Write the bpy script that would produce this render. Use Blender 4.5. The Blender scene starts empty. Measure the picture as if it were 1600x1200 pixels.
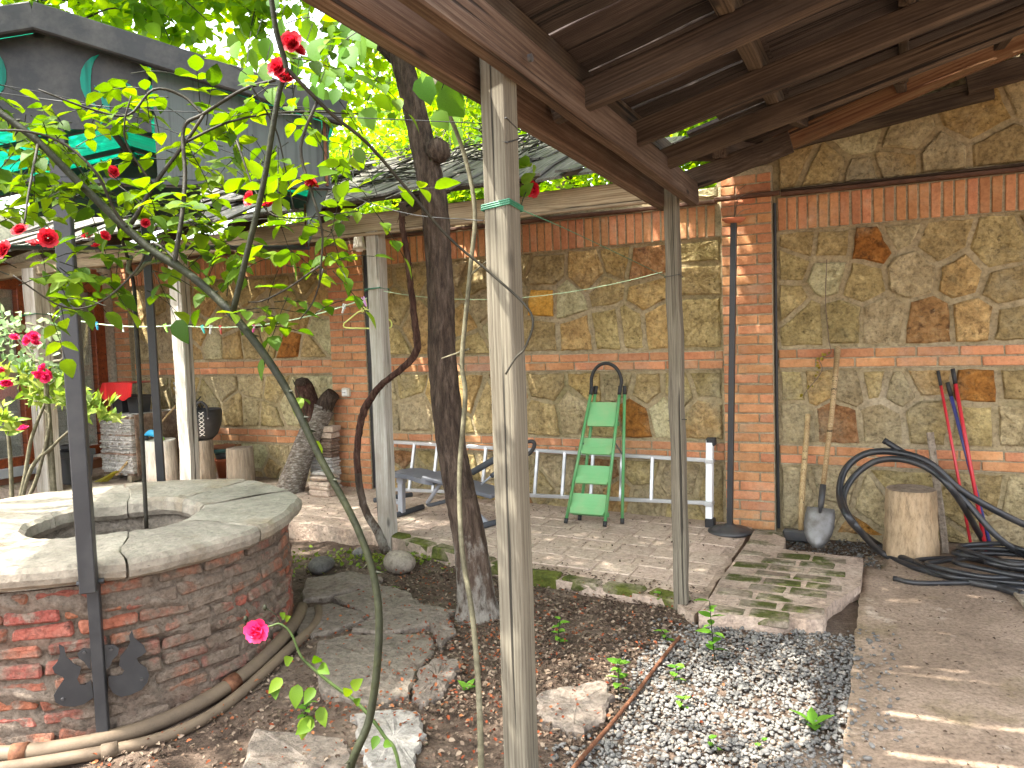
import bpy, math, random
import numpy as np
from mathutils import Vector, Matrix, Quaternion
PI = math.pi
random.seed(7)
RN = np.random.default_rng(11)
scene = bpy.context.scene
COL = scene.collection
# ------------------------------------------------------------------ camera
FPX = 1202.0                                  # focal length in photo pixels (1600 wide)
AX = np.array([2452., -8., -1202.]); AX /= np.linalg.norm(AX)
AY = np.array([589., -95., 1202.]); AY -= AX * (AX @ AY); AY /= np.linalg.norm(AY)
AZ = np.cross(AX, AY)
CAM = np.array([0., 0., 1.55])
cam_d = bpy.data.cameras.new('camera'); cam = bpy.data.objects.new('camera', cam_d); COL.objects.link(cam)
cam_d.sensor_width = 36; cam_d.lens = 36 * FPX / 1600; cam_d.clip_start = 0.05; cam_d.clip_end = 500
r_, d_, f_ = [Vector((AX[i], AY[i], AZ[i])) for i in range(3)]
cam.matrix_world = Matrix(((r_.x, -d_.x, -f_.x, 0), (r_.y, -d_.y, -f_.y, 0), (r_.z, -d_.z, -f_.z, 1.55), (0, 0, 0, 1)))
scene.camera = cam
# ------------------------------------------------------------------ sky, sun, exposure
SUN_EL = math.radians(62); SUN_TO = Vector((-0.62, -0.60, 0)).normalized()
world = bpy.data.worlds.new('World'); scene.world = world; world.use_nodes = True
wn = world.node_tree; wn.nodes.clear()
sky = wn.nodes.new('ShaderNodeTexSky'); sky.sky_type = 'NISHITA'; sky.sun_disc = False
sky.sun_elevation = SUN_EL; sky.sun_rotation = math.atan2(SUN_TO.x, SUN_TO.y)
sky.air_density = 1.0; sky.dust_density = 4.0; sky.ozone_density = 1.0
hs = wn.nodes.new('ShaderNodeHueSaturation'); hs.inputs['Saturation'].default_value = 0.30
bg = wn.nodes.new('ShaderNodeBackground'); bg.inputs['Strength'].default_value = 0.15
wo = wn.nodes.new('ShaderNodeOutputWorld')
wn.links.new(sky.outputs[0], hs.inputs['Color']); wn.links.new(hs.outputs[0], bg.inputs[0]); wn.links.new(bg.outputs[0], wo.inputs[0])
sun_d = bpy.data.lights.new('sun', 'SUN'); sun = bpy.data.objects.new('sun', sun_d); COL.objects.link(sun)
sun_d.energy = 3.0; sun_d.angle = math.radians(0.7); sun_d.color = (1, 0.95, 0.86)
to_sun = Vector((SUN_TO.x * math.cos(SUN_EL), SUN_TO.y * math.cos(SUN_EL), math.sin(SUN_EL)))
sun.rotation_euler = to_sun.to_track_quat('Z', 'Y').to_euler(); sun.location = (0, 0, 12)
vs = scene.view_settings
vs.view_transform = 'Standard'; vs.look = 'None'; vs.exposure = 3.12; vs.gamma = 1.0; vs.use_curve_mapping = False
scene.cycles.max_bounces = 7; scene.cycles.diffuse_bounces = 4; scene.cycles.transmission_bounces = 5
scene.cycles.transparent_max_bounces = 8; scene.cycles.glossy_bounces = 2
scene.cycles.caustics_reflective = False; scene.cycles.caustics_refractive = False
scene.cycles.use_denoising = True
# ------------------------------------------------------------------ pixel -> point (a ray met with a plane)
def ray(x, y):
    d = np.array([x - 800., y - 600., FPX]); return np.array([d @ AX, d @ AY, d @ AZ])
def onz(x, y, z=0.): r = ray(x, y); return Vector(CAM + r * ((z - CAM[2]) / r[2]))
def onY(x, y, v): r = ray(x, y); return Vector(CAM + r * (v / r[1]))
def onX(x, y, v): r = ray(x, y); return Vector(CAM + r * (v / r[0]))
def onP(x, y, p0, n):
    r = ray(x, y); p0 = np.array(p0); n = np.array(n); return Vector(CAM + r * (((p0 - CAM) @ n) / (r @ n)))
def atD(x, y, D): return Vector(CAM + ray(x, y) * (D / FPX))
# ------------------------------------------------------------------ object helpers
LOC = {}
def link(o, parent=None):
    COL.objects.link(o)
    if parent is not None:
        o.parent = parent
        l = LOC.get(parent.name)
        if l is not None: o.matrix_parent_inverse = Matrix.Translation(-l)
    return o
def tag(o, label=None, cat=None, group=None, kind=None):
    if label: o['label'] = label
    if cat: o['category'] = cat
    if group: o['group'] = group
    if kind: o['kind'] = kind
    return o
def thing(name, label, cat, loc=(0, 0, 0), group=None):
    o = bpy.data.objects.new(name, None); o.empty_display_size = .1
    COL.objects.link(o); o.location = loc; LOC[o.name] = Vector(loc)
    return tag(o, label, cat, group)
def part(name, me, parent, M=None, mat=None):
    """another object that shares mesh data"""
    o = bpy.data.objects.new(name, me); link(o, parent)
    if M is not None: o.matrix_basis = M
    return o
class MB:
    def __init__(s): s.v = []; s.f = []
    def add(s, vs_, fs):
        b = len(s.v); s.v += [tuple(v) for v in vs_]; s.f += [tuple(i + b for i in f) for f in fs]; return s
    def box(s, c, d, M=None, j=0.0):
        cx, cy, cz = c; x, y, z = d[0] / 2, d[1] / 2, d[2] / 2
        v = [Vector((cx + sx * x, cy + sy * y, cz + sz * z)) for sz in (-1, 1) for sx, sy in ((-1, -1), (1, -1), (1, 1), (-1, 1))]
        if j: v = [p + Vector((random.uniform(-j, j), random.uniform(-j, j), random.uniform(-j, j))) for p in v]
        if M is not None: v = [M @ p for p in v]
        return s.add(v, [(3, 2, 1, 0), (4, 5, 6, 7), (0, 1, 5, 4), (1, 2, 6, 5), (2, 3, 7, 6), (3, 0, 4, 7)])
    def cbox(s, c, d, b=.005, M=None, j=0.0):
        """chamfered box"""
        vv = []; ids = {}
        h = [k / 2 for k in d]; b = min(b, min(h) * .6)
        for sx in (-1, 1):
            for sy in (-1, 1):
                for sz in (-1, 1):
                    sg = (sx, sy, sz)
                    jj = Vector([random.uniform(-j, j) for _ in range(3)])
                    for ax in range(3):
                        p = Vector([sg[k] * (h[k] - (0 if k == ax else b)) for k in range(3)]) + jj + Vector(c)
                        ids[(sg, ax)] = len(vv); vv.append(M @ p if M is not None else p)
        F = []
        for ax in range(3):
            a, b2 = [k for k in range(3) if k != ax]
            for sg in (-1, 1):
                q = []
                for u, w in ((-1, -1), (1, -1), (1, 1), (-1, 1)):
                    t = [0, 0, 0]; t[ax] = sg; t[a] = u; t[b2] = w; q.append(ids[(tuple(t), ax)])
                if (sg > 0) == (ax == 1): q.reverse()
                F.append(q)
            for u in (-1, 1):
                for w in (-1, 1):
                    t0 = [0, 0, 0]; t1 = [0, 0, 0]; t0[a] = t1[a] = u; t0[b2] = t1[b2] = w; t0[ax] = -1; t1[ax] = 1
                    t0 = tuple(t0); t1 = tuple(t1)
                    q = [ids[(t0, a)], ids[(t1, a)], ids[(t1, b2)], ids[(t0, b2)]]
                    F.append(q)
        for sx in (-1, 1):
            for sy in (-1, 1):
                for sz in (-1, 1):
                    F.append([ids[((sx, sy, sz), k)] for k in range(3)])
        return s.add(vv, F)
    def tube(s, path, rad, n=8, cap=True, squash=1.0):
        P = [Vector(p) for p in path]; m = len(P)
        R = rad if isinstance(rad, (list, tuple)) else [rad] * m
        if len(R) != m: R = list(np.interp(np.linspace(0, 1, m), np.linspace(0, 1, len(R)), R))
        t = [(P[min(i + 1, m - 1)] - P[max(i - 1, 0)]).normalized() for i in range(m)]
        up = Vector((0, 0, 1)) if abs(t[0].z) < .9 else Vector((1, 0, 0))
        nrm = t[0].cross(up).normalized(); vs_ = []; fs = []
        for i in range(m):
            if i: nrm = (nrm - t[i] * nrm.dot(t[i])).normalized()
            bn = t[i].cross(nrm)
            for k in range(n):
                a = 2 * PI * k / n; vs_.append(P[i] + (nrm * math.cos(a) + bn * math.sin(a) * squash) * R[i])
        for i in range(m - 1):
            for k in range(n):
                k2 = (k + 1) % n; fs.append((i * n + k, i * n + k2, (i + 1) * n + k2, (i + 1) * n + k))
        if cap: fs.append(tuple(range(n - 1, -1, -1))); fs.append(tuple((m - 1) * n + k for k in range(n)))
        return s.add(vs_, fs)
    def lathe(s, prof, n=20, M=None, jit=0.0, close=True):
        vs_ = []; fs = []; m = len(prof); ph = random.uniform(0, 6)
        for i, (r, z) in enumerate(prof):
            for k in range(n):
                a = 2 * PI * k / n
                rr = r * (1 + jit * (math.sin(3 * a + ph) * .6 + math.sin(5 * a + ph * 2) * .4 + .35 * math.sin(11 * a + ph)))
                p = Vector((rr * math.cos(a), rr * math.sin(a), z)); vs_.append(M @ p if M is not None else p)
        for i in range(m - 1):
            for k in range(n):
                k2 = (k + 1) % n; fs.append((i * n + k, i * n + k2, (i + 1) * n + k2, (i + 1) * n + k))
        if close: fs.append(tuple(range(n - 1, -1, -1))); fs.append(tuple((m - 1) * n + k for k in range(n)))
        return s.add(vs_, fs)
    def plate(s, poly, n, th):
        """flat plate: world polygon, extruded th along n"""
        n = Vector(n).normalized(); a = [Vector(p) for p in poly]; b = [p + n * th for p in a]; k = len(a)
        return s.add(a + b, [tuple(range(k - 1, -1, -1)), tuple(range(k, 2 * k))] + [(i, (i + 1) % k, k + (i + 1) % k, k + i) for i in range(k)])
    def mesh(s, name, smooth=False):
        me = bpy.data.meshes.new(name); me.from_pydata(s.v, [], s.f)
        if smooth: me.shade_smooth() if hasattr(me, 'shade_smooth') else [setattr(p, 'use_smooth', True) for p in me.polygons]
        return me
    def build(s, name, mat, parent=None, smooth=False, M=None, fix=True):
        me = s.mesh(name, smooth)
        if fix:
            import bmesh
            bm = bmesh.new(); bm.from_mesh(me); bmesh.ops.recalc_face_normals(bm, faces=bm.faces); bm.to_mesh(me); bm.free()
        me.materials.append(mat)
        o = bpy.data.objects.new(name, me); link(o, parent)
        if M is not None: o.matrix_basis = M
        return o
def mesh_np(name, V, F, mat, parent=None, smooth=False):
    """V (n,3) F (m,k) numpy arrays"""
    me = bpy.data.meshes.new(name); V = np.asarray(V, dtype=np.float32); F = np.asarray(F, dtype=np.int32)
    m, k = F.shape
    me.vertices.add(len(V)); me.vertices.foreach_set('co', V.ravel())
    me.loops.add(m * k); me.loops.foreach_set('vertex_index', F.ravel())
    me.polygons.add(m); me.polygons.foreach_set('loop_start', np.arange(0, m * k, k, dtype=np.int32))
    if smooth: me.polygons.foreach_set('use_smooth', np.ones(m, dtype=bool))
    me.update(calc_edges=True); me.validate()
    me.materials.append(mat)
    o = bpy.data.objects.new(name, me); link(o, parent); return o
def frame(p0, p1, roll=0.0):
    """matrix with local X from p0 to p1"""
    p0 = Vector(p0); p1 = Vector(p1); x = (p1 - p0).normalized()
    up = Vector((0, 0, 1)) if abs(x.z) < .95 else Vector((0, 1, 0))
    y = up.cross(x).normalized(); z = x.cross(y)
    M = Matrix((x, y, z)).transposed().to_4x4() @ Matrix.Rotation(roll, 4, 'X'); M.translation = p0; return M
def timber(name, p0, p1, w, h, mat, parent=None, roll=0.0, j=.004, ch=.006, segs=6, bow=0.0):
    """sawn timber along local X (grain follows), slightly uneven"""
    L = (Vector(p1) - Vector(p0)).length; mb = MB(); n = 8; vs_ = []; fs = []
    prof = [(-w/2+ch, -h/2), (w/2-ch, -h/2), (w/2, -h/2+ch), (w/2, h/2-ch), (w/2-ch, h/2), (-w/2+ch, h/2), (-w/2, h/2-ch), (-w/2, -h/2+ch)]
    for i in range(segs + 1):
        t = i / segs; oy, oz = random.uniform(-j, j), random.uniform(-j, j) + bow * math.sin(PI * t)
        for a, b in prof: vs_.append((t * L, a + oy + random.uniform(-j, j) * .5, b + oz + random.uniform(-j, j) * .5))
    for i in range(segs):
        for k in range(n): fs.append((i*n+k, (i+1)*n+k, (i+1)*n+(k+1) % n, i*n+(k+1) % n))
    fs.append(tuple(range(n))); fs.append(tuple(segs*n+k for k in range(n-1, -1, -1)))
    mb.add(vs_, fs)
    return mb.build(name, mat, parent, M=frame(p0, p1, roll), fix=True)
def smooth_path(pts, k=6):
    """Catmull-Rom"""
    P = [Vector(p) for p in pts]; P = [P[0] * 2 - P[1]] + P + [P[-1] * 2 - P[-2]]; out = []
    for i in range(1, len(P) - 2):
        a, b, c, d = P[i-1], P[i], P[i+1], P[i+2]
        for q in range(k):
            t = q / k
            out.append(.5 * ((2 * b) + (c - a) * t + (2*a - 5*b + 4*c - d) * t*t + (3*b - a - 3*c + d) * t**3))
    out.append(P[-2]); return out
def U(a, b): return random.uniform(a, b)
# ------------------------------------------------------------------ materials
class NT:
    def __init__(s, name):
        s.m = bpy.data.materials.new(name); s.m.use_nodes = True; s.t = s.m.node_tree; s.t.nodes.clear()
        s.out = s.n('ShaderNodeOutputMaterial')
    def n(s, typ, **k):
        nd = s.t.nodes.new(typ)
        for a, b in k.items(): setattr(nd, a, b)
        return nd
    def l(s, a, b): s.t.links.new(a, b)
    def val(s, sock, v):
        if hasattr(v, 'links'): s.l(v, sock)
        else: sock.default_value = v
    def math(s, op, a, b=0.0):
        nd = s.n('ShaderNodeMath', operation=op); s.val(nd.inputs[0], a); s.val(nd.inputs[1], b); return nd.outputs[0]
    def coords(s, stretch=(1, 1, 1), kind='Object', objoff=True):
        tc = s.n('ShaderNodeTexCoord'); mp = s.n('ShaderNodeMapping'); mp.inputs['Scale'].default_value = stretch
        s.l(tc.outputs[kind], mp.inputs['Vector'])
        if objoff:
            oi = s.n('ShaderNodeObjectInfo'); ml = s.math('MULTIPLY', oi.outputs['Random'], 53.0)
            cb = s.n('ShaderNodeCombineXYZ'); s.l(ml, cb.inputs[0]); s.l(ml, cb.inputs[1]); s.l(ml, cb.inputs[2])
            s.l(cb.outputs[0], mp.inputs['Location'])
        return mp.outputs[0]
    def noise(s, vec, scale, detail=6, rough=.6, dist=0.0):
        nd = s.n('ShaderNodeTexNoise'); s.l(vec, nd.inputs['Vector'])
        nd.inputs['Scale'].default_value = scale; nd.inputs['Detail'].default_value = detail
        nd.inputs['Roughness'].default_value = rough; nd.inputs['Distortion'].default_value = dist; return nd.outputs[0]
    def ramp(s, fac, stops):
        nd = s.n('ShaderNodeValToRGB'); s.l(fac, nd.inputs[0]); e = nd.color_ramp.elements
        while len(e) < len(stops): e.new(.5)
        for q, (p, c) in zip(e, stops): q.position = p; q.color = (c, c, c, 1) if isinstance(c, (int, float)) else (*c, 1)
        return nd.outputs[0]
    def mix(s, fac, a, b, mode='MIX'):
        nd = s.n('ShaderNodeMix', data_type='RGBA', blend_type=mode); s.val(nd.inputs[0], fac)
        for k, v in ((6, a), (7, b)):
            if isinstance(v, tuple): nd.inputs[k].default_value = (*v, 1) if len(v) == 3 else v
            else: s.l(v, nd.inputs[k])
        return nd.outputs[2]
    def hsv(s, col, h=None, sat=None, v=None):
        nd = s.n('ShaderNodeHueSaturation'); s.l(col, nd.inputs['Color'])
        for k, q in (('Hue', h), ('Saturation', sat), ('Value', v)):
            if q is not None: s.val(nd.inputs[k], q)
        return nd.outputs[0]
    def rnd(s):
        return s.n('ShaderNodeObjectInfo').outputs['Random']
    def island(s):
        g = s.n('ShaderNodeNewGeometry'); oi = s.n('ShaderNodeObjectInfo')
        return s.math('FRACT', s.math('ADD', g.outputs['Random Per Island'], oi.outputs['Random']))
    def bump(s, h, strength=.5, dist=.01, prev=None):
        nd = s.n('ShaderNodeBump'); nd.inputs['Strength'].default_value = strength; nd.inputs['Distance'].default_value = dist
        s.l(h, nd.inputs['Height'])
        if prev is not None: s.l(prev, nd.inputs['Normal'])
        return nd.outputs[0]
    def bsdf(s, col, rough=.8, nrm=None, metal=0.0, spec=.3, **k):
        b = s.n('ShaderNodeBsdfPrincipled')
        s.val(b.inputs['Base Color'], (*col, 1) if isinstance(col, tuple) and len(col) == 3 else col)
        s.val(b.inputs['Roughness'], rough); s.val(b.inputs['Metallic'], metal); b.inputs['Specular IOR Level'].default_value = spec
        if nrm is not None: s.l(nrm, b.inputs['Normal'])
        for a, v in k.items(): s.val(b.inputs[a], v)
        s.l(b.outputs[0], s.out.inputs[0]); return b
def vary(t, col, amt=.25, hue=.02):
    r = t.rnd(); v = t.math('ADD', t.math('MULTIPLY', r, 2 * amt), 1 - amt)
    h = t.math('ADD', t.math('MULTIPLY', t.math('FRACT', t.math('MULTIPLY', r, 7.3)), 2 * hue), .5 - hue)
    return t.hsv(col, h=h, v=v)
def rocky(name, stops, scale=6, rough=.9, bump=.6, bdist=.02, bscale=14, var=.2, hue=.006, spots=None, stretch=(1, 1, 1), spec=.2, fine=60, grain=.55, gscale=38, smear=None):
    t = NT(name); c = t.coords(stretch); n1 = t.noise(c, scale, 8, .66, .3)
    col = t.ramp(n1, stops)
    if spots:
        for sc_, lo, hi, cc in spots: col = t.mix(t.ramp(t.noise(c, sc_, 6, .66), [(lo, 0.), (hi, 1.)]), col, cc)
    if var: col = vary(t, col, var, hue)
    if smear:                                        # render or dust spread over neighbouring pieces alike
        gp = t.n('ShaderNodeNewGeometry').outputs['Position']
        for sc_, lo, hi, cc in smear: col = t.mix(t.ramp(t.noise(gp, sc_, 7, .68), [(lo, 0.), (hi, 1.)]), col, cc)
    gn = t.noise(c, gscale, 8, .75)
    if grain: col = t.hsv(col, v=t.ramp(gn, [(.30, 1 - grain), (.52, 1.0), (.75, 1 + grain * .6)]))  # darkens the bump's pits: dirt, and pit shade put into the colour
    b1 = t.bump(t.noise(c, bscale, 8, .65), bump, bdist)
    b2 = t.bump(gn, bump * .8, bdist * .4, b1)
    t.bsdf(col, rough, b2, spec=spec); return t.m
def wood(name, dark, mid, light, scale=1.0, rough=.85, bump=.5, ring=7., var=.2, stain=None, gl=.25):
    """sawn wood: growth rings cut lengthwise, straight fibres, drying cracks, knots, stains; grain along local X"""
    t = NT(name); c = t.coords((1.2, 3, 3))
    off = t.coords((.16, 1, 1), objoff=False); ad = t.n('ShaderNodeVectorMath', operation='ADD'); t.l(off, ad.inputs[0])
    oi = t.n('ShaderNodeObjectInfo'); cb = t.n('ShaderNodeCombineXYZ'); t.l(t.math('MULTIPLY', oi.outputs['Random'], 31.0), cb.inputs[0])
    t.l(t.math('ADD', t.math('MULTIPLY', oi.outputs['Random'], .05), .045), cb.inputs[1]); t.l(t.math('ADD', t.math('MULTIPLY', oi.outputs['Random'], -.06), .075), cb.inputs[2]); t.l(cb.outputs[0], ad.inputs[1])
    wv = t.n('ShaderNodeTexWave', wave_type='RINGS', rings_direction='X'); t.l(ad.outputs[0], wv.inputs['Vector'])
    wv.inputs['Scale'].default_value = 6.5 * ring; wv.inputs['Distortion'].default_value = 9; wv.inputs['Detail'].default_value = 2; wv.inputs['Detail Scale'].default_value = .22
    fib = t.noise(t.coords((1.6, 150 * scale, 150 * scale)), 1.6, 6, .75); med = t.noise(t.coords((.8, 14, 14)), 1.7, 7, .7, .5)
    f = t.math('ADD', t.math('ADD', t.math('MULTIPLY', wv.outputs['Fac'], .07), t.math('MULTIPLY', fib, .45)), t.math('MULTIPLY', med, .48))
    col = t.ramp(f, [(.39, dark), (.49, mid), (.59, light)])
    blo = t.noise(c, 1.5, 6, .65); col = t.mix(t.ramp(blo, [(.46, 0.), (.70, .85)]), col, stain or dark)
    vo = t.n('ShaderNodeTexVoronoi'); t.l(t.coords((1.6, 4.5, 4.5)), vo.inputs['Vector']); vo.inputs['Scale'].default_value = 1.3
    kn = t.ramp(vo.outputs['Distance'], [(.035, .9), (.10, 0.)]); col = t.mix(kn, col, tuple(k * .35 for k in dark))
    crk = t.noise(t.coords((.30, 34, 34)), 1.5, 3, .5); col = t.mix(t.ramp(crk, [(.62, 0.), (.665, .92)]), col, tuple(k * .22 for k in dark))
    if var: col = vary(t, col, var, .006)
    nb = t.bump(f, bump, .004); nb = t.bump(t.ramp(crk, [(.58, 1.), (.68, 0.)]), bump, .006, nb)
    t.bsdf(col, rough, nb, spec=gl); return t.m
def plain(name, col, rough=.5, metal=0., spec=.4, dirt=None, dscale=5, bump=.1, damt=.6, var=0.):
    t = NT(name); c = t.coords(); n = t.noise(c, dscale, 7, .65)
    cc = t.mix(t.ramp(n, [(.45, 0.), (.75, damt)]), col, dirt or tuple(k * .6 for k in col))
    if var: cc = vary(t, cc, var, .02)
    t.bsdf(cc, t.ramp(n, [(.3, max(rough - .1, 0)), (.8, min(rough + .2, 1))]), t.bump(t.noise(c, 60, 4), bump, .004), metal, spec); return t.m
def leafmat(name, a, b, c, trans=.45, sat=1.0, rough=.45, edge=None):
    """leaves: colour differs leaf by leaf, light passes through"""
    t = NT(name); r = t.island(); col = t.ramp(r, [(0, a), (.5, b), (1, c)])
    n = t.noise(t.coords(), 30, 3); col = t.hsv(col, v=t.math('ADD', t.math('MULTIPLY', n, .5), .75))
    p = t.n('ShaderNodeBsdfPrincipled'); t.l(col, p.inputs['Base Color']); p.inputs['Roughness'].default_value = max(rough, .55); p.inputs['Specular IOR Level'].default_value = .18
    tr = t.n('ShaderNodeBsdfTranslucent'); t.l(t.hsv(col, h=.485, sat=1.1, v=1.35), tr.inputs['Color'])
    mx = t.n('ShaderNodeMixShader'); mx.inputs[0].default_value = trans
    t.l(p.outputs[0], mx.inputs[1]); t.l(tr.outputs[0], mx.inputs[2]); t.l(mx.outputs[0], t.out.inputs[0]); return t.m
M = {}
# wall
st = lambda a, b, c: [(.25, a), (.5, b), (.75, c)]
moss_spot = (3.0, .52, .72, (.10, .095, .03))
SMR = [(1.1, .50, .74, (.37, .32, .21)), (2.3, .60, .74, (.20, .165, .085))]
sk = dict(bump=1, bdist=.05, bscale=13, grain=.62, gscale=30, smear=SMR)
M['st_olive'] = rocky('stone_olive', st((0.2213, 0.1577, 0.06456), (0.413, 0.3084, 0.1363), (0.59, 0.4592, 0.2224)), 8, spots=[(20, .60, .70, (0.1328, 0.09596, 0.04304))], var=.16, **sk)
M['st_grey'] = rocky('stone_grey', st((0.2587, 0.1952, 0.1025), (0.4312, 0.3366, 0.1845), (0.6038, 0.4914, 0.2938)), 7, spots=[(20, .60, .70, (0.1438, 0.1077, 0.05466))], var=.16, **sk)
M['st_ochre'] = rocky('stone_ochre', st((0.2772, 0.1644, 0.06098), (0.4884, 0.3226, 0.1288), (0.6336, 0.4554, 0.2033)), 8, spots=[(20, .58, .68, (0.198, 0.1202, 0.04743))], var=.12, **sk)
M['st_orange'] = rocky('stone_orange', st((0.1725, 0.069, 0.0161), (0.391, 0.1667, 0.0345), (0.5405, 0.2645, 0.069)), 10, spots=[(16, .54, .66, (0.1265, 0.0575, 0.01725))], var=.1, **sk)
M['st_bright'] = rocky('stone_bright_orange', st((.42, .21, .04), (.60, .33, .06), (.64, .42, .13)), 6, bump=.9, bdist=.03, var=.05, grain=.45)
M['st_red'] = rocky('stone_reddish', st((0.1708, 0.0793, 0.0305), (0.3538, 0.183, 0.0732), (0.4514, 0.2806, 0.1342)), 12, spots=[(16, .54, .66, (0.1464, 0.0732, 0.0366)), (22, .62, .72, (0.4392, 0.3416, 0.1952))], var=.1, **sk)
M['st_pale'] = rocky('stone_pale', st((0.3105, 0.2645, 0.138), (0.4945, 0.437, 0.2472), (0.621, 0.5635, 0.345)), 6, spots=[(18, .58, .7, (0.253, 0.207, 0.1035))], var=.1, bump=1, bdist=.04, grain=.55)
M['mortar'] = rocky('wall_mortar', st((0.2688, 0.2127, 0.1141), (0.3898, 0.3094, 0.1812), (0.4973, 0.406, 0.255)), 5, bump=.8, bdist=.03, bscale=22, grain=.5, spots=[(1.3, .5, .7, (0.2554, 0.2127, 0.1007)), (.8, .55, .8, (0.4435, 0.3737, 0.2684))], var=0)
M['brick'] = rocky('brick', st((0.3783, 0.155, 0.07145), (0.4863, 0.2239, 0.1072), (0.5403, 0.2985, 0.1572)), 5, bump=.5, bdist=.01, bscale=30, var=.17, hue=.008, grain=.3, spots=[(5, .6, .8, (0.4143, 0.31, 0.2143)), (30, .66, .76, (0.1351, 0.08037, 0.05716))], smear=[(1.6, .54, .74, (0.4502, 0.287, 0.1999))])
M['brick_mortar'] = rocky('brick_mortar', st((0.24, 0.198, 0.126), (0.336, 0.282, 0.186), (0.432, 0.372, 0.258)), 8, bump=.5, bdist=.01, bscale=40, var=0)
MO = (.20, .15, .112)
M['brick_old'] = rocky('brick_old', st((.20, .07, .045), (.33, .105, .065), (.42, .18, .12)), 9, bump=1, bdist=.03, bscale=24, var=.26, hue=.012, grain=.55, gscale=45, spots=[(18, .6, .72, (.12, .06, .045))], smear=[(3.0, .42, .54, MO), (12, .54, .64, (.25, .19, .145))])
M['mortar_old'] = rocky('mortar_old', st((.13, .10, .075), (.20, .155, .118), (.28, .225, .175)), 9, bump=1, bdist=.04, bscale=18, var=0, grain=.6, gscale=45, spots=[(3, .5, .7, (.17, .10, .07))])
M['coping'] = rocky('coping_stone', st((0.1745, 0.1475, 0.1129), (0.2855, 0.2471, 0.1926), (0.3568, 0.3097, 0.2456)), 3.2, bump=.8, bdist=.03, bscale=9, var=.08, hue=.006, grain=.35, gscale=26, spots=[(4, .52, .72, (0.1665, 0.1438, 0.1129)), (2, .55, .7, (0.2855, 0.2213, 0.1461)), (60, .64, .72, (0.1031, 0.08481, 0.06307))])
M['inner_stone'] = rocky('well_inner_stone', st((.17, .135, .10), (.30, .25, .19), (.40, .35, .28)), 7, bump=1, bdist=.06, bscale=8, var=0)
M['soil'] = rocky('soil', st((0.0443, 0.03007, 0.02148), (0.09495, 0.06515, 0.04676), (0.1644, 0.119, 0.08846)), 7, bump=1, bdist=.03, bscale=25, var=0, spots=[(1.6, .52, .7, (0.1899, 0.1441, 0.1074)), (40, .62, .7, (0.2152, 0.1629, 0.1137)), (70, .66, .72, (0.02531, 0.01755, 0.01264))])
M['flag'] = rocky('flagstone', st((0.1066, 0.08602, 0.069), (0.1777, 0.1462, 0.1178), (0.2487, 0.2107, 0.1725)), 6, bump=.9, bdist=.03, bscale=14, var=.15, spots=[(6, .54, .68, (0.1155, 0.08172, 0.06312)), (55, .64, .72, (0.1066, 0.04301, 0.02525))])
M['flag_pale'] = rocky('flagstone_pale', st((0.144, 0.1248, 0.1056), (0.2304, 0.2112, 0.1872), (0.288, 0.2688, 0.24)), 5, bump=.8, bdist=.02, bscale=14, var=.1, spots=[(6, .58, .7, (0.096, 0.0768, 0.0624))])
M['paver'] = rocky('paver', st((0.336, 0.2491, 0.1905), (0.4592, 0.3551, 0.2781), (0.56, 0.4452, 0.3553)), 5, bump=.8, bdist=.02, bscale=26, var=.08, hue=.005, grain=.42, spots=[(26, .64, .72, (0.1792, 0.1113, 0.07725)), (7, .66, .76, (0.4928, 0.2544, 0.1648))], smear=[(1.2, .46, .70, (0.4816, 0.3816, 0.2935)), (2.0, .58, .74, (0.28, 0.1961, 0.1442)), (14, .62, .72, (0.224, 0.1537, 0.1081))])
M['dirt'] = rocky('dusty_bedding', st((0.2464, 0.1802, 0.1339), (0.3808, 0.2915, 0.2266), (0.4928, 0.3922, 0.309)), 5, bump=.8, bdist=.02, bscale=26, var=0, spots=[(24, .63, .72, (0.1344, 0.0901, 0.0618))])
M['paver_moss'] = rocky('mossy_paver', st((.14, .11, .075), (.24, .195, .14), (.33, .275, .21)), 6, bump=.9, bdist=.02, bscale=22, var=.14, grain=.55, spots=[(26, .63, .72, (.09, .065, .045))], smear=[(2.6, .52, .66, (.16, .115, .085)), (4.2, .47, .58, (.062, .07, .014))])
M['edging'] = rocky('mossy_edging', st((.14, .11, .075), (.24, .195, .14), (.33, .275, .21)), 6, bump=.9, bdist=.02, bscale=22, var=.14, grain=.55, smear=[(3.0, .40, .55, (.085, .095, .016)), (9, .5, .62, (.05, .06, .012))])
M['concrete'] = rocky('dusty_concrete', st((0.1447, 0.103, 0.07167), (0.2605, 0.1926, 0.1391), (0.3666, 0.2778, 0.2066)), 2.2, bump=.5, bdist=.012, bscale=30, var=0, grain=.6, gscale=55, spots=[(1.4, .56, .72, (0.164, 0.1254, 0.06324)), (3, .62, .74, (0.4824, 0.4032, 0.3204)), (45, .62, .71, (0.1061, 0.07168, 0.05059))])
M['moss'] = rocky('moss', st((0.028, 0.04, 0.0064), (0.068, 0.088, 0.0144), (0.128, 0.136, 0.032)), 20, bump=1, bdist=.02, bscale=60, var=.1)
M['rock'] = rocky('boulder', st((0.056, 0.052, 0.048), (0.104, 0.096, 0.088), (0.168, 0.152, 0.136)), 6, bump=.4, bdist=.01, var=.2, rough=.7)
M['rock_tan'] = rocky('boulder_tan', st((.16, .13, .10), (.24, .20, .16), (.32, .275, .225)), 6, bump=.4, bdist=.01, var=.1, rough=.75)
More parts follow.
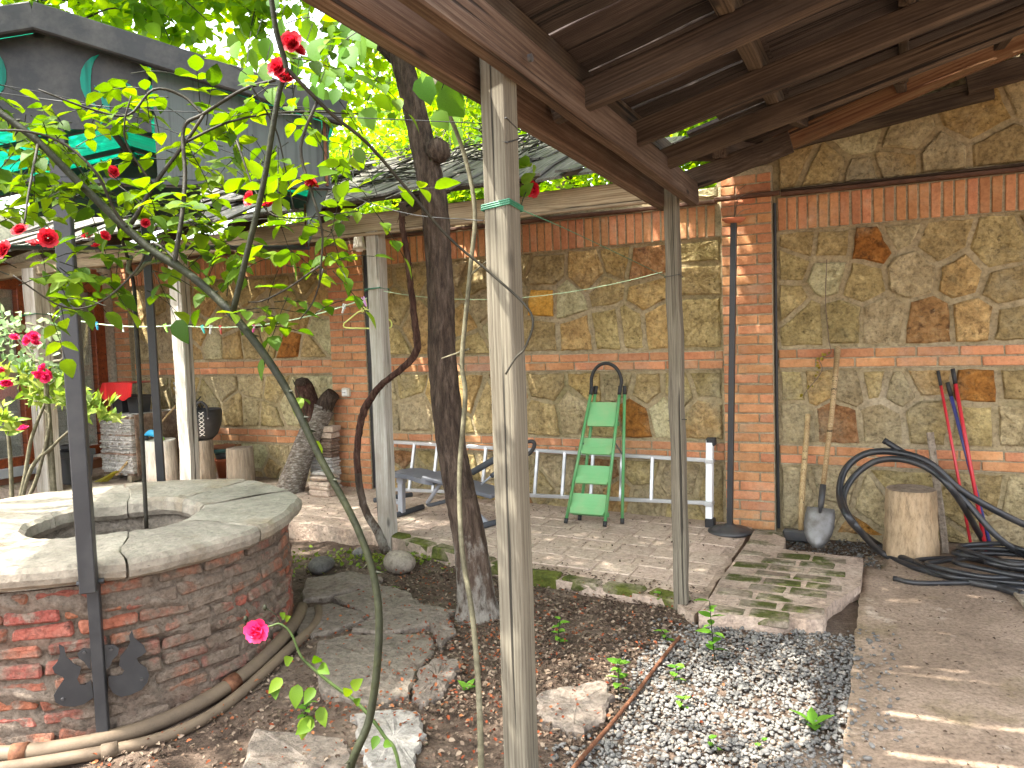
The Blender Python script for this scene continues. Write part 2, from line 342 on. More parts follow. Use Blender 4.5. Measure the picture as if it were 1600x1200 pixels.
# wood
M['post'] = wood('grey_post_wood', (0.07069, 0.06007, 0.04315), (0.1238, 0.1081, 0.07889), (0.1661, 0.1494, 0.1116), 1.0, ring=5, bump=.6, var=.1, stain=(0.09544, 0.08064, 0.05659))
M['post_white'] = wood('bleached_post_wood', (0.234, 0.207, 0.1716), (0.396, 0.3645, 0.308), (0.522, 0.486, 0.4224), 1.0, ring=5, bump=.6, var=.08, stain=(0.27, 0.216, 0.1584))
M['beam'] = wood('brown_beam_wood', (0.04321, 0.0243, 0.01473), (0.08643, 0.05165, 0.03348), (0.1373, 0.09418, 0.06696), .9, ring=3, bump=.4, var=.15, stain=(0.05084, 0.03038, 0.02009))
M['rafter'] = wood('dark_rafter_wood', (0.02484, 0.01573, 0.01012), (0.05382, 0.03583, 0.023), (0.08694, 0.06118, 0.0414), .9, ring=4, bump=.5, var=.2, stain=(0.0207, 0.01311, 0.0092))
M['rafter_orange'] = wood('orange_rafter_wood', (0.06, 0.0225, 0.009), (0.12, 0.055, 0.0225), (0.16, 0.095, 0.045), .7, ring=3, bump=.4, var=.1, stain=(0.1, 0.065, 0.035))
M['board'] = wood('roof_board_wood', (0.01742, 0.01147, 0.009234), (0.04356, 0.03087, 0.02565), (0.07318, 0.05733, 0.04873), 1.2, ring=5, bump=.9, var=.3, stain=(0.01568, 0.01103, 0.009234))
M['shingle'] = wood('shingle_wood', (0.04032, 0.03456, 0.03168), (0.09216, 0.08352, 0.07488), (0.1555, 0.144, 0.1325), 1.0, ring=5, bump=.9, var=.3, stain=(0.04032, 0.0432, 0.01728))
M['oldbeam'] = wood('pale_beam_wood', (0.176, 0.12, 0.068), (0.304, 0.224, 0.136), (0.4, 0.32, 0.208), .9, ring=4, bump=.5, var=.12, stain=(0.16, 0.136, 0.088))
M['handle'] = wood('handle_wood', (0.231, 0.147, 0.0672), (0.399, 0.273, 0.1344), (0.504, 0.378, 0.21), 2, ring=6, bump=.3, var=.1, rough=.6)
M['redwood'] = wood('red_window_wood', (0.117, 0.0198, 0.0072), (0.216, 0.0405, 0.0117), (0.306, 0.0675, 0.0225), 1, ring=4, bump=.3, var=.08, rough=.5, gl=.4)
M['bark'] = rocky('tree_bark', st((0.02023, 0.0136, 0.0102), (0.07948, 0.0544, 0.03952), (0.1805, 0.1333, 0.102)), 26, bump=1, bdist=.06, bscale=30, var=0, stretch=(1.445, 1.36, 0.2805), grain=.7, gscale=50)
def whitewash():
    t = NT('whitewashed_bark'); c = t.coords((1, 1, .3)); col = t.ramp(t.noise(t.coords((1, 1, .22)), 26, 8, .66, .3), [(.25, (.02, .0136, .0102)), (.5, (.0795, .0544, .0395)), (.75, (.18, .133, .102))])
    z = t.n('ShaderNodeSeparateXYZ'); t.l(t.n('ShaderNodeNewGeometry').outputs['Position'], z.inputs[0])
    m = t.math('ADD', t.noise(t.coords((1, 1, .5)), 16, 8, .7), t.math('MULTIPLY', z.outputs[2], -.42))        # lime wash worn through, thinner higher up
    col = t.mix(t.ramp(m, [(.36, 0.), (.52, .8)]), col, (.30, .275, .235)); t.bsdf(col, .9, t.bump(t.noise(c, 30, 8, .7), 1., .05), spec=.15); return t.m
M['bark_white'] = whitewash()
M['vine'] = rocky('vine_bark', st((.018, .008, .006), (.085, .040, .028), (.19, .115, .085)), 34, bump=1, bdist=.05, bscale=40, var=0, stretch=(1, 1, .16), grain=.8, gscale=70)
M['log_bare'] = rocky('bare_log_wood', st((0.24, 0.152, 0.08), (0.384, 0.272, 0.16), (0.464, 0.352, 0.232)), 3.5, bump=.7, bdist=.02, bscale=8, var=0, stretch=(0.8, 0.8, 0.24), spots=[(5, .6, .75, (0.208, 0.112, 0.056))], rough=.7)
M['log_grey'] = rocky('grey_log_wood', st((.15, .115, .08), (.30, .245, .18), (.43, .37, .29)), 9, bump=1, bdist=.03, bscale=16, var=.15, stretch=(1, 1, .12))
M['log_pale'] = rocky('pale_log_wood', st((.42, .38, .31), (.6, .56, .48), (.7, .66, .58)), 9, bump=.5, bdist=.02, bscale=16, var=.05, stretch=(1, 1, .15))
M['endgrain'] = rocky('log_end', st((.13, .10, .075), (.24, .19, .145), (.33, .27, .21)), 9, bump=.6, bdist=.01, bscale=30, var=.1)
M['silver_bark'] = rocky('silver_bark', st((.05, .04, .03), (.24, .20, .16), (.62, .59, .54)), 22, bump=1, bdist=.03, bscale=40, var=0, stretch=(1, 1, 2.6))
# metal, plastic
M['steel'] = plain('dark_painted_steel', (0.02604, 0.02678, 0.02902), .45, .2, .5, (0.04836, 0.0465, 0.04464), 6, damt=.9)
M['steel_black'] = plain('black_painted_steel', (0.0154, 0.0154, 0.0168), .4, .1, .5, (0.042, 0.0385, 0.035), 8)
M['gable'] = plain('dark_gable_sheet', (0.01339, 0.01488, 0.01547), .6, .1, .4, (0.068, 0.0664, 0.0624), 7, damt=.95, bump=.3)
M['rust'] = rocky('rusty_iron', st((0.036, 0.0132, 0.0072), (0.102, 0.042, 0.021), (0.168, 0.078, 0.042)), 16, bump=.5, bdist=.004, var=0, rough=.8)
M['rail'] = rocky('rusty_cornice_strip', st((.045, .025, .018), (.10, .05, .032), (.16, .09, .06)), 5, bump=.4, bdist=.005, var=0, rough=.7, stretch=(.3, 1, 1))
M['alu'] = plain('aluminium', (0.496, 0.504, 0.512), .38, .65, .5, (0.4, 0.392, 0.376), 10)
M['white_bar'] = plain('white_bar', (.75, .76, .76), .5, 0., .4, (.55, .54, .52), 6)
M['rubber'] = plain('black_rubber', (.018, .018, .019), .55, 0., .4, (.05, .046, .042), 6, damt=.8)
M['hose'] = plain('black_hose', (0.0176, 0.0184, 0.0208), .42, 0., .5, (0.06, 0.0544, 0.048), 7, damt=.7)
M['hose_tan'] = plain('dusty_tan_hose', (0.119, 0.08628, 0.05652), .7, 0., .25, (0.0595, 0.04462, 0.03272), 7, damt=.8, bump=.4)
M['green_paint'] = plain('green_enamel', (0.08925, 0.289, 0.104), .42, 0., .45, (0.1963, 0.306, 0.1346), 9, damt=.6)
M['green_step'] = plain('green_tread', (0.1662, 0.408, 0.1698), .5, 0., .4, (0.2932, 0.391, 0.1887), 7, damt=.7)
M['bench_grey'] = plain('bench_grey_steel', (.36, .38, .42), .45, .2, .4, (.25, .25, .26), 8)
M['bench_pad'] = plain('bench_grey_pad', (0.1035, 0.108, 0.1238), .6, 0., .3, (0.153, 0.1485, 0.144), 8)
M['foam'] = plain('grey_foam', (0.06, 0.064, 0.072), .85, 0., .2, (0.104, 0.104, 0.104), 8)
M['red_pole'] = plain('red_pole', (.48, .02, .03), .4, 0., .5, (.3, .03, .03), 8)
M['blue_pole'] = plain('blue_pole', (.05, .06, .22), .4, 0., .5, (.04, .04, .1), 8)
M['spade'] = plain('worn_spade_steel', (0.168, 0.162, 0.156), .5, .5, .5, (0.096, 0.078, 0.06), 12, damt=.9)
M['iron'] = plain('dark_iron', (.06, .06, .063), .5, .5, .5, (.12, .10, .08), 12)
M['clay'] = plain('terracotta', (.50, .16, .08), .75, 0., .25, (.36, .18, .12), 9)
M['clay_brown'] = plain('terracotta_brown', (.30, .13, .07), .8, 0., .2, (.2, .12, .08), 9)
M['teal_dish'] = plain('teal_dish', (.06, .16, .15), .5, 0., .4)
M['black_plastic'] = plain('black_plastic', (.025, .026, .029), .45, 0., .45, (.07, .065, .06), 8)
M['dark_grey_plastic'] = plain('grey_plastic', (.075, .08, .088), .5, 0., .4, (.12, .115, .11), 8)
M['red_plastic'] = plain('red_plastic', (.62, .02, .02), .4, 0., .5, (.42, .03, .03), 8)
M['white_plastic'] = plain('white_plastic', (.75, .74, .7), .5, 0., .4, (.5, .48, .44), 9)
M['cream_plastic'] = plain('cream_plastic', (.6, .56, .45), .5, 0., .4, (.4, .37, .3), 9)
M['line'] = plain('clothes_line', (.5, .66, .42), .6, 0., .3)
M['wire'] = plain('dark_wire', (.03, .03, .03), .5, .3, .4)
M['green_wire'] = plain('green_wire', (.02, .13, .07), .5, 0., .4)
for k_, c_ in dict(blue=(.05, .42, .7), white=(.75, .75, .72), green=(.35, .8, .12), teal=(.1, .62, .58), red=(.55, .1, .07), pink=(.75, .1, .35), lime=(.4, .75, .1), violet=(.65, .3, .62), yellow=(.72, .78, .2)).items():
    M['pin_' + k_] = plain('plastic_' + k_, c_, .4, 0., .5)
M['slate_pale'] = rocky('pale_ridge_tile', st((.30, .28, .25), (.46, .43, .39), (.56, .53, .48)), 8, bump=.8, bdist=.02, bscale=30, var=.15)
M['slate_brown'] = rocky('brown_shingle_edge', st((.10, .06, .04), (.22, .15, .11), (.34, .26, .2)), 8, bump=.8, bdist=.02, bscale=30, var=.3)
M['leather'] = plain('black_leather', (0.021, 0.021, 0.0224), .5, 0., .5, (0.063, 0.0595, 0.056), 8)
M['plaster'] = rocky('house_plaster', st((.45, .41, .34), (.58, .54, .46), (.66, .62, .54)), 3, bump=.2, bdist=.005, var=0)
M['interior'] = rocky('interior_plaster', st((0.364, 0.35, 0.308), (0.532, 0.504, 0.448), (0.644, 0.616, 0.56)), 2, bump=.1, bdist=.005, var=0)
M['sill'] = plain('grey_metal_sill', (.45, .46, .48), .45, .3, .5)
def glass(name, col, rough=.05, alpha=.25):
    t = NT(name); g = t.n('ShaderNodeBsdfGlossy'); g.inputs['Roughness'].default_value = rough; g.inputs['Color'].default_value = (.9, .95, .95, 1)
    tr = t.n('ShaderNodeBsdfTransparent'); tr.inputs[0].default_value = (*col, 1); fr = t.n('ShaderNodeFresnel'); fr.inputs[0].default_value = 1.5
    fc = t.math('ADD', t.math('MULTIPLY', fr.outputs[0], 1.3), alpha)
    mx = t.n('ShaderNodeMixShader'); t.l(fc, mx.inputs[0]); t.l(tr.outputs[0], mx.inputs[1]); t.l(g.outputs[0], mx.inputs[2]); t.l(mx.outputs[0], t.out.inputs[0]); return t.m
M['glass'] = glass('window_glass', (.82, .85, .84), .03, .10)
def sheet(name, col, tr=.6, clear=.2, dirt=(.3, .32, .3), streak=True):
    """twin-wall plastic roofing: diffuse light comes through"""
    t = NT(name); c = t.coords((1, 1, 1)); n = t.noise(t.coords((60, 1.0, 1)), 1.0, 3, .6); n2 = t.noise(c, 3, 6)
    cc = t.mix(t.ramp(n, [(.5, 0.), (.68, .75)]), col, tuple(k * .35 for k in col)); cc = t.mix(t.ramp(n2, [(.5, 0.), (.8, .7)]), cc, dirt)
    d = t.n('ShaderNodeBsdfPrincipled'); t.l(cc, d.inputs['Base Color']); d.inputs['Roughness'].default_value = .35
    s_ = t.n('ShaderNodeBsdfTranslucent'); t.l(cc, s_.inputs[0]); x = t.n('ShaderNodeBsdfTransparent'); x.inputs[0].default_value = (*[min(1, k + .3) for k in col], 1)
    m1 = t.n('ShaderNodeMixShader'); m1.inputs[0].default_value = tr; t.l(d.outputs[0], m1.inputs[1]); t.l(s_.outputs[0], m1.inputs[2])
    m2 = t.n('ShaderNodeMixShader'); m2.inputs[0].default_value = clear; t.l(m1.outputs[0], m2.inputs[1]); t.l(x.outputs[0], m2.inputs[2]); t.l(m2.outputs[0], t.out.inputs[0]); return t.m
M['teal_sheet'] = sheet('teal_roof_sheet', (.02, .55, .42), .75, .12)
M['grey_sheet'] = sheet('grey_clear_sheet', (.17, .19, .18), .5, .28, (.12, .125, .12))
# plants
M['rose_leaf'] = leafmat('rose_leaf', (.035, .085, .006), (.075, .145, .010), (.125, .195, .016), .55)
M['tree_leaf'] = leafmat('tree_leaf', (0.09392, 0.2066, 0.01224), (0.159, 0.2907, 0.01913), (0.2384, 0.3672, 0.0306), .72)
M['far_leaf'] = leafmat('far_leaf', (0.0864, 0.1924, 0.0112), (0.1584, 0.2812, 0.02), (0.2592, 0.37, 0.04), .7)
M['big_leaf'] = leafmat('broad_leaf', (0.042, 0.119, 0.0112), (0.07, 0.168, 0.014), (0.112, 0.21, 0.021), .55)
M['shrub_leaf'] = leafmat('shrub_leaf', (0.105, 0.195, 0.0225), (0.195, 0.285, 0.045), (0.3, 0.36, 0.09), .4)
M['pale_leaf'] = leafmat('pale_rose_leaf', (0.09, 0.165, 0.06), (0.165, 0.2475, 0.1125), (0.27, 0.3375, 0.195), .35)
M['weed'] = leafmat('weed_leaf', (0.056, 0.154, 0.014), (0.098, 0.224, 0.021), (0.14, 0.28, 0.035), .4)
M['cover'] = leafmat('ground_cover_leaf', (0.084, 0.14, 0.014), (0.14, 0.196, 0.021), (0.21, 0.238, 0.042), .3)
M['dry'] = leafmat('dry_leaf', (0.04375, 0.0275, 0.01875), (0.1063, 0.0725, 0.05), (0.2375, 0.1812, 0.1313), .1, rough=.8)
M['petal_dry'] = leafmat('fallen_petal', (0.126, 0.0252, 0.0084), (0.18, 0.0462, 0.0168), (0.2025, 0.084, 0.0336), .1, rough=.8)
M['twig_y'] = leafmat('yellow_twig', (0.25, 0.19, 0.015), (0.3, 0.25, 0.03), (0.25, 0.225, 0.05), .3)
def petal(name, a, b):
    t = NT(name); col = t.ramp(t.island(), [(0, a), (1, b)])
    p = t.n('ShaderNodeBsdfPrincipled'); t.l(col, p.inputs['Base Color']); p.inputs['Roughness'].default_value = .55
    tr = t.n('ShaderNodeBsdfTranslucent'); t.l(col, tr.inputs[0]); mx = t.n('ShaderNodeMixShader'); mx.inputs[0].default_value = .4
    t.l(p.outputs[0], mx.inputs[1]); t.l(tr.outputs[0], mx.inputs[2]); t.l(mx.outputs[0], t.out.inputs[0]); return t.m
M['rose'] = petal('red_petal', (.34, .004, .010), (.52, .010, .028))
M['rose_pink'] = petal('pink_petal', (.66, .012, .09), (.85, .04, .18))
M['cane'] = rocky('green_cane', st((0.00558, 0.006138, 0.001953), (0.0106, 0.01228, 0.003627), (0.01953, 0.02176, 0.006972)), 16, bump=.5, bdist=.008, bscale=30, var=.1, rough=.6)
M['cane_dark'] = rocky('dark_cane', st((0.00847, 0.00693, 0.00462), (0.01925, 0.01617, 0.009625), (0.03465, 0.02888, 0.01733)), 16, bump=.5, bdist=.008, bscale=30, var=.1, rough=.6)
M['cane_grey'] = rocky('grey_cane', st((0.05775, 0.04988, 0.0315), (0.105, 0.0945, 0.05775), (0.1575, 0.1417, 0.0945)), 16, bump=.5, bdist=.008, bscale=30, var=.1, rough=.7)
def pebblemat():
    t = NT('pebble'); r = t.island()
    col = t.ramp(r, [(0, (.075, .072, .067)), (.35, (.102, .098, .09)), (.6, (.125, .119, .109)), (.8, (.15, .142, .13)), (.93, (.14, .11, .082)), (1, (.21, .20, .18))])
    t.bsdf(col, .75, t.bump(t.noise(t.coords(), 90, 3), .3, .002), spec=.3); return t.m
M['pebble'] = pebblemat()

M['sprig'] = rocky('green_sprig_stem', st((.03, .05, .012), (.05, .08, .02), (.08, .11, .035)), 20, bump=.3, bdist=.004, var=0, rough=.6)
# ------------------------------------------------------------------ ground
def sm(a, b, x): t = min(1, max(0, (x - a) / (b - a))); return t * t * (3 - 2 * t)
def g(x, y):
    """soil height: it falls towards the front of the well"""
    return -0.12 * sm(-1.9, -2.5, x) * sm(3.0, 2.1, y)
def ground():
    xs = np.concatenate([[-150, -60, -25, -14, -10, -8, -7, -6], np.arange(-5.5, 1.6, .06), [2, 3, 5, 9, 20, 60, 150]])
    ys = np.concatenate([[-150, -50, -15, -5, -2, 0, .6], np.arange(1., 6.1, .06), [7, 9, 14, 30, 70, 150]])
    XX, YY = np.meshgrid(xs, ys, indexing='ij')
    def smn(a, b, x): t = np.clip((x - a) / (b - a), 0, 1); return t * t * (3 - 2 * t)
    Z = -0.12 * smn(-1.9, -2.5, XX) * smn(3.0, 2.1, YY)
    Z += .012 * np.sin(XX * 9 + np.sin(YY * 7)) * np.sin(YY * 11 + 1.3 * np.sin(XX * 5)) + RN.normal(0, .004, XX.shape)
    Z[(YY > 4.7) | (XX > -.1)] = -.02
    n, m = XX.shape; V = np.stack([XX, YY, Z], -1).reshape(-1, 3)
    i = np.arange(n * m).reshape(n, m); F = np.stack([i[:-1, :-1], i[1:, :-1], i[1:, 1:], i[:-1, 1:]], -1).reshape(-1, 4)
    o = mesh_np('ground', V, F, M['soil'], smooth=True); tag(o, kind='structure'); return o
GROUND = ground()
def zt(x): return .03 - .025 * x                 # paved terrace, rising to the left
def blob_poly(poly, k=5, jit=.012, seed=0):
    """subdivide a polygon's edges and make them uneven"""
    r = random.Random(seed); out = []; n = len(poly)
    for i in range(n):
        a, b = Vector(poly[i]), Vector(poly[(i + 1) % n])
        for q in range(k):
            p = a.lerp(b, q / k); out.append(p + Vector((r.uniform(-jit, jit), r.uniform(-jit, jit), 0)))
    return out
def slab_mesh(poly, z0, z1, ch=.012):
    """stone slab from a world polygon: side, broken edge, top"""
    n = len(poly); c = sum((Vector(p) for p in poly), Vector()) / n; vs_ = []; mb = MB()
    for inset, z in ((0, z0), (0, z1 - ch), (ch, z1)):
        for p in poly:
            d = (c - Vector(p)); d.z = 0; d.normalize(); q = Vector(p) + d * inset * U(.5, 1.5); vs_.append((q.x, q.y, z + U(-.002, .002)))
    for q in (.45,):
        for p in poly: v = c.lerp(Vector(p), q); vs_.append((v.x, v.y, z1 + U(-.003, .005)))
    vs_.append((c.x, c.y, z1 + .002)); fs = []
    for L in range(3):
        for i in range(n): fs.append((L*n+i, L*n+(i+1) % n, (L+1)*n+(i+1) % n, (L+1)*n+i))
    for i in range(n): fs.append((3*n+i, 3*n+(i+1) % n, 4*n))
    mb.add(vs_, fs); return mb
FL = [([(461,954),(517,943),(574,960),(562,971),(491,994),(465,990)], 'flag'),
      ([(521,934),(592,913),(637,924),(660,943),(709,954),(690,971),(600,990),(551,984),(581,964)], 'flag'),
      ([(491,1003),(544,990),(675,990),(681,1016),(652,1042),(637,1085),(581,1099),(499,1087)], 'flag'),
      ([(655,1046),(690,1024),(720,1035),(705,1061),(690,1084),(662,1102),(643,1087)], 'flag'),
      ([(551,1117),(611,1108),(652,1112),(664,1140),(649,1174),(652,1215),(589,1220),(562,1162)], 'flag_pale'),
      ([(840,1084),(900,1069),(949,1065),(956,1087),(941,1125),(915,1144),(874,1136),(840,1114)], 'flag'),
      ([(395,1160),(540,1150),(558,1190),(575,1240),(370,1250)], 'flag'),
      ([(655,955),(700,962),(712,985),(690,1010),(678,985)], 'flag'),
      ([(478,905),(545,893),(600,902),(590,912),(520,930),(470,940)], 'flag')]
for i, (px, mt) in enumerate(FL):
    pts = [onz(x, y, g(*onz(x, y, 0).xy) + .03) for x, y in px]; z = sum(p.z for p in pts) / len(pts)
    zz = min(g(p.x, p.y) for p in pts)
    o = slab_mesh(blob_poly(pts, 5, .012, i), zz - .05, z + .006).build('flagstone', M[mt], GROUND)
# paved terrace
edge = [(-.92, 3.97), (-1.1, 4.14), (-1.95, 4.22), (-2.9, 4.48), (-3.5, 4.66), (-5, 4.62), (-8.2, 4.5), (-8.2, 6.05), (-.92, 6.05)]
def terrace():
    mb = MB(); poly = []
    for i in range(len(edge)):
        a, b = Vector((*edge[i], 0)), Vector((*edge[(i+1) % len(edge)], 0)); k = max(1, int((b - a).length / .12))
        for q in range(k): poly.append(a.lerp(b, q / k))
    n = len(poly); vs_ = [(p.x, p.y, -.1) for p in poly] + [(p.x + U(-.012, .012), p.y + U(-.012, .012), zt(p.x) - .006) for p in poly]
    mb.add(vs_, [tuple(range(n, 2*n))] + [(i, (i+1) % n, n + (i+1) % n, n + i) for i in range(n)])
    return mb.build('paved_terrace', M['dirt'])
TERR = tag(terrace(), kind='structure')
def front(x):
    e = sorted(edge[:7]); return float(np.interp(x, [p[0] for p in e], [p[1] for p in e]))
pav = []
for k in range(6):
    mb = MB(); mb.cbox((0, 0, 0), (.236, .210, .05), .006, j=.003); me = mb.mesh('paver'); me.materials.append(M['paver']); pav.append(me)
y = 5.86; row = 0
while y > 4.25:
    x = -1.07 - (.06 if row % 2 else 0)
    while x > -5.6:
        if y - .12 > front(x - .1) + .02 and y - .12 > front(x + .1) + .02:
            Mx = Matrix.Translation((x + U(-.004, .004), y + U(-.004, .004), zt(x) - .0255 + U(-.003, .001))) @ Matrix.Rotation(U(-.02, .02), 4, 'Z') @ Matrix.Rotation(U(-.008, .008), 4, 'X') @ Matrix.Rotation(.025 + U(-.008, .008), 4, 'Y')
            part('paver', random.choice(pav), TERR, Mx)
        x -= .243
    y -= .217; row += 1
# edging stones with moss along the terrace front
for k, x in enumerate(np.arange(-1.12, -3.3, -.27)):
    y = front(x) + .05; a = math.atan2(front(x - .1) - front(x + .1), -.2) + PI
    mb = MB(); mb.cbox((0, 0, 0), (.25, .10, .09), .012, j=.008)
    mb.build('edging_stone', M['edging'], TERR, M=Matrix.Translation((x, y, zt(x) - .035)) @ Matrix.Rotation(a, 4, 'Z') @ Matrix.Rotation(U(-.05, .05), 4, 'X'))
# mossy paved extension beside the gravel
EXT = [(-.895, 3.95), (-.55, 3.99), (-.30, 4.07), (-.29, 4.3), (-.15, 4.68), (-.155, 5.26), (-.64, 5.30), (-.655, 5.60), (-.78, 5.72), (-.885, 5.72)]
ez = .078
mb = MB(); pe = blob_poly([(*p, 0) for p in EXT], 6, .008, 3); n = len(pe)
mb.add([(p.x, p.y, -.08) for p in pe] + [(p.x, p.y, ez - .004) for p in pe], [tuple(range(n, 2*n))] + [(i, (i+1) % n, n+(i+1) % n, n+i) for i in range(n)])
EXTO = tag(mb.build('paved_step', M['dirt']), kind='structure')
pm = []
for k in range(4):
    mb = MB(); mb.cbox((0, 0, 0), (.200, .112, .05), .008, j=.005); me = mb.mesh('paver'); me.materials.append(M['paver_moss']); pm.append(me)
for r in range(13):
    yy = 4.04 + r * .137
    for c in range(4):
        xx = -.78 + c * .222 - (.07 if r % 2 else 0)
        if yy > 5.2 and xx > -.72: continue
        if xx > -.2 or (yy < 4.55 and xx > -.36): continue
        if xx < -.83: continue
        part('paver', random.choice(pm), EXTO, Matrix.Translation((xx, yy, ez - .0225 + U(-.004, .002))) @ Matrix.Rotation(U(-.05, .05), 4, 'Z') @ Matrix.Rotation(U(-.02, .02), 4, 'X'))
# concrete slab on the right
def concrete():
    xs = np.concatenate([np.arange(-.15, 1.6, .05), [2, 3, 4.5]]); ys = np.concatenate([[-2, -1, 0], np.arange(.6, 6.06, .05)])
    XX, YY = np.meshgrid(xs, ys, indexing='ij')
    e = np.where(XX < -.12, RN.normal(0, .004, XX.shape), 0)
    Z = .03 + .006 * np.sin(XX * 3.1 + YY * 1.7) + .004 * np.sin(XX * 9 + 2 * np.sin(YY * 6)) + RN.normal(0, .0012, XX.shape)
    Z += np.where((YY > 5.25) & (XX < .0), -.05, 0)
    n, m = XX.shape; V = np.stack([XX + e, YY, Z], -1).reshape(-1, 3); i = np.arange(n * m).reshape(n, m)
    F = np.stack([i[:-1, :-1], i[1:, :-1], i[1:, 1:], i[:-1, 1:]], -1).reshape(-1, 4)
    rim = i[0, :]; V2 = V[rim].copy(); V2[:, 2] = -.06; b = len(V); V = np.concatenate([V, V2]); k = np.arange(len(rim) - 1)
    F = np.concatenate([F, np.stack([rim[k], rim[k+1], b + k + 1, b + k], -1)])
    return tag(mesh_np('concrete_slab', V, F, M['concrete'], smooth=True), kind='structure')
concrete()
# ------------------------------------------------------------------ loose ground matter
def ico():
    p = (1 + 5 ** .5) / 2
    v = np.array([(-1,p,0),(1,p,0),(-1,-p,0),(1,-p,0),(0,-1,p),(0,1,p),(0,-1,-p),(0,1,-p),(p,0,-1),(p,0,1),(-p,0,-1),(-p,0,1)], float)
    f = [(0,11,5),(0,5,1),(0,1,7),(0,7,10),(0,10,11),(1,5,9),(5,11,4),(11,10,2),(10,7,6),(7,1,8),(3,9,4),(3,4,2),(3,2,6),(3,6,8),(3,8,9),(4,9,5),(2,4,11),(6,2,10),(8,6,7),(9,8,1)]
    return v / np.linalg.norm(v[0]), f
def ico2():
    v, f = ico(); v = [tuple(q) for q in v]; mid = {}; F = []
    def m(a, b):
        k = (min(a, b), max(a, b))
        if k not in mid:
            q = np.array(v[a]) + np.array(v[b]); q /= np.linalg.norm(q); mid[k] = len(v); v.append(tuple(q))
        return mid[k]
    for a, b, c in f:
        x, y, z = m(a, b), m(b, c), m(c, a); F += [(a, x, z), (b, y, x), (c, z, y), (x, y, z)]
    return np.array(v), np.array(F)
IV, IF = ico2()
def rotmats(n, tilt=PI):
    a = RN.uniform(0, 2 * PI, n); b = RN.normal(0, tilt, n); c = RN.normal(0, tilt, n)
    def R(ax, t):
        z, o = np.zeros(n), np.ones(n); co, si = np.cos(t), np.sin(t)
        q = {'x': [o, z, z, z, co, -si, z, si, co], 'y': [co, z, si, z, o, z, -si, z, co], 'z': [co, -si, z, si, co, z, z, z, o]}[ax]
        return np.stack(q, -1).reshape(n, 3, 3)
    return R('z', a) @ R('x', b) @ R('y', c)
def pebbles(name, P, size, mat, flat=.6):
    n = len(P); k = len(IV); s = size[:, None] * np.stack([RN.uniform(.8, 1.3, n), RN.uniform(.7, 1.0, n), RN.uniform(flat * .7, flat * 1.2, n)], -1)
    V = IV[None] * (1 + RN.normal(0, .06, (n, k, 1))) * s[:, None]
    V = np.einsum('nij,nkj->nki', rotmats(n, .35), V) + P[:, None]
    F = IF[None] + (np.arange(n) * k)[:, None, None]
    return mesh_np(name, V.reshape(-1, 3), F.reshape(-1, 3), mat, smooth=True)
def gravel():
    n = 11500; x = RN.uniform(-1.06, -.13, n); y = RN.uniform(1.5, 4.05, n)
    lo = -1.02 + .04 * np.sin(y * 5); keep = (x > lo) & ~((y > 3.95) & (x < -.45)) & ~((y > 3.9) & (x < -.85)); x, y = x[keep], y[keep]
    m = 600; x2 = RN.normal(-1.02, .12, m); y2 = RN.uniform(2, 4, m)
    m3 = 260; x3 = RN.normal(-.08, .07, m3); y3 = RN.uniform(2, 4.1, m3)
    m4 = 500; x4 = RN.uniform(-.66, -.05, m4); y4 = RN.uniform(5.3, 5.95, m4)
    X = np.concatenate([x, x2, x3, x4]); Y = np.concatenate([y, y2, y3, y4])
    sz = RN.lognormal(math.log(.0078), .28, len(X)); Z = RN.uniform(.0, .022, len(X)); Z[len(x):len(x)+m] = .008
    Z[len(x)+m:len(x)+m+m3] = np.where(x3 > -.15, .037, .02); Z[len(x)+m+m3:] = RN.uniform(-.02, .01, m4)
    o = pebbles('gravel', np.stack([X, Y, Z], -1), sz, M['pebble']); tag(o, 'grey rounded gravel strip beside the concrete slab', 'gravel', kind='stuff')
gravel()
LEAF6 = np.array([(0, 0, 0), (.26, .30, .05), (.62, .27, .04), (1, 0, -.05), (.62, -.27, .04), (.26, -.30, .05)])
LF = np.array([(0, 3, 2, 1), (0, 5, 4, 3)])
def leaves_np(P, size, R=None, tilt=PI, fold=1.0, width=1.0):
    n = len(P); L = LEAF6 * np.array([1, width, fold]) - np.array([.5, 0, 0])
    R = rotmats(n, tilt) if R is None else R
    V = np.einsum('nij,nkj->nki', R, L[None] * size[:, None, None]) + P[:, None]
    F = LF[None] + (np.arange(n) * 6)[:, None, None]
    return V.reshape(-1, 3), F.reshape(-1, 4)
def litter(name, label, n, boxes, sz, mat, tilt=.35, zoff=.012):
    xs = []; ys = []; w = np.array([(b[1]-b[0]) * (b[3]-b[2]) * b[4] for b in boxes]); w = w / w.sum()
    for b, q in zip(boxes, w):
        k = int(n * q); xs.append(RN.uniform(b[0], b[1], k)); ys.append(RN.uniform(b[2], b[3], k))
    x = np.concatenate(xs); y = np.concatenate(ys); r = np.hypot(x + 3.76, y - 2.64); kp = (r > 1.10); x, y = x[kp], y[kp]
    z = np.array([g(a, b) for a, b in zip(x, y)]) + zoff + RN.uniform(0, .012, len(x))
    z = np.where((x > -.14) & (y < 5.3), .04, z)
    z = np.where(y > np.array([front(a) for a in x]), np.where(x < -.92, zt(x) + .004, z), z)
    z = np.where((x > -.9) & (x < -.15) & (y > 3.95) & (y < 5.3), ez + .006, z)
    V, F = leaves_np(np.stack([x, y, z], -1), RN.uniform(sz[0], sz[1], len(x)), tilt=tilt, fold=2.5)
    return tag(mesh_np(name, V, F, mat), label, name.replace('_', ' '), kind='stuff')
soilbox = [(-2.9, -.95, 1.6, 4.4, 1.), (-3.6, -2.6, 3.5, 4.5, .5), (-2.1, -1.0, 2.6, 4.2, 1.6)]
litter('leaf_litter', 'dry brown leaves and chips scattered over the soil', 11000, soilbox, (.006, .03), M['dry'])
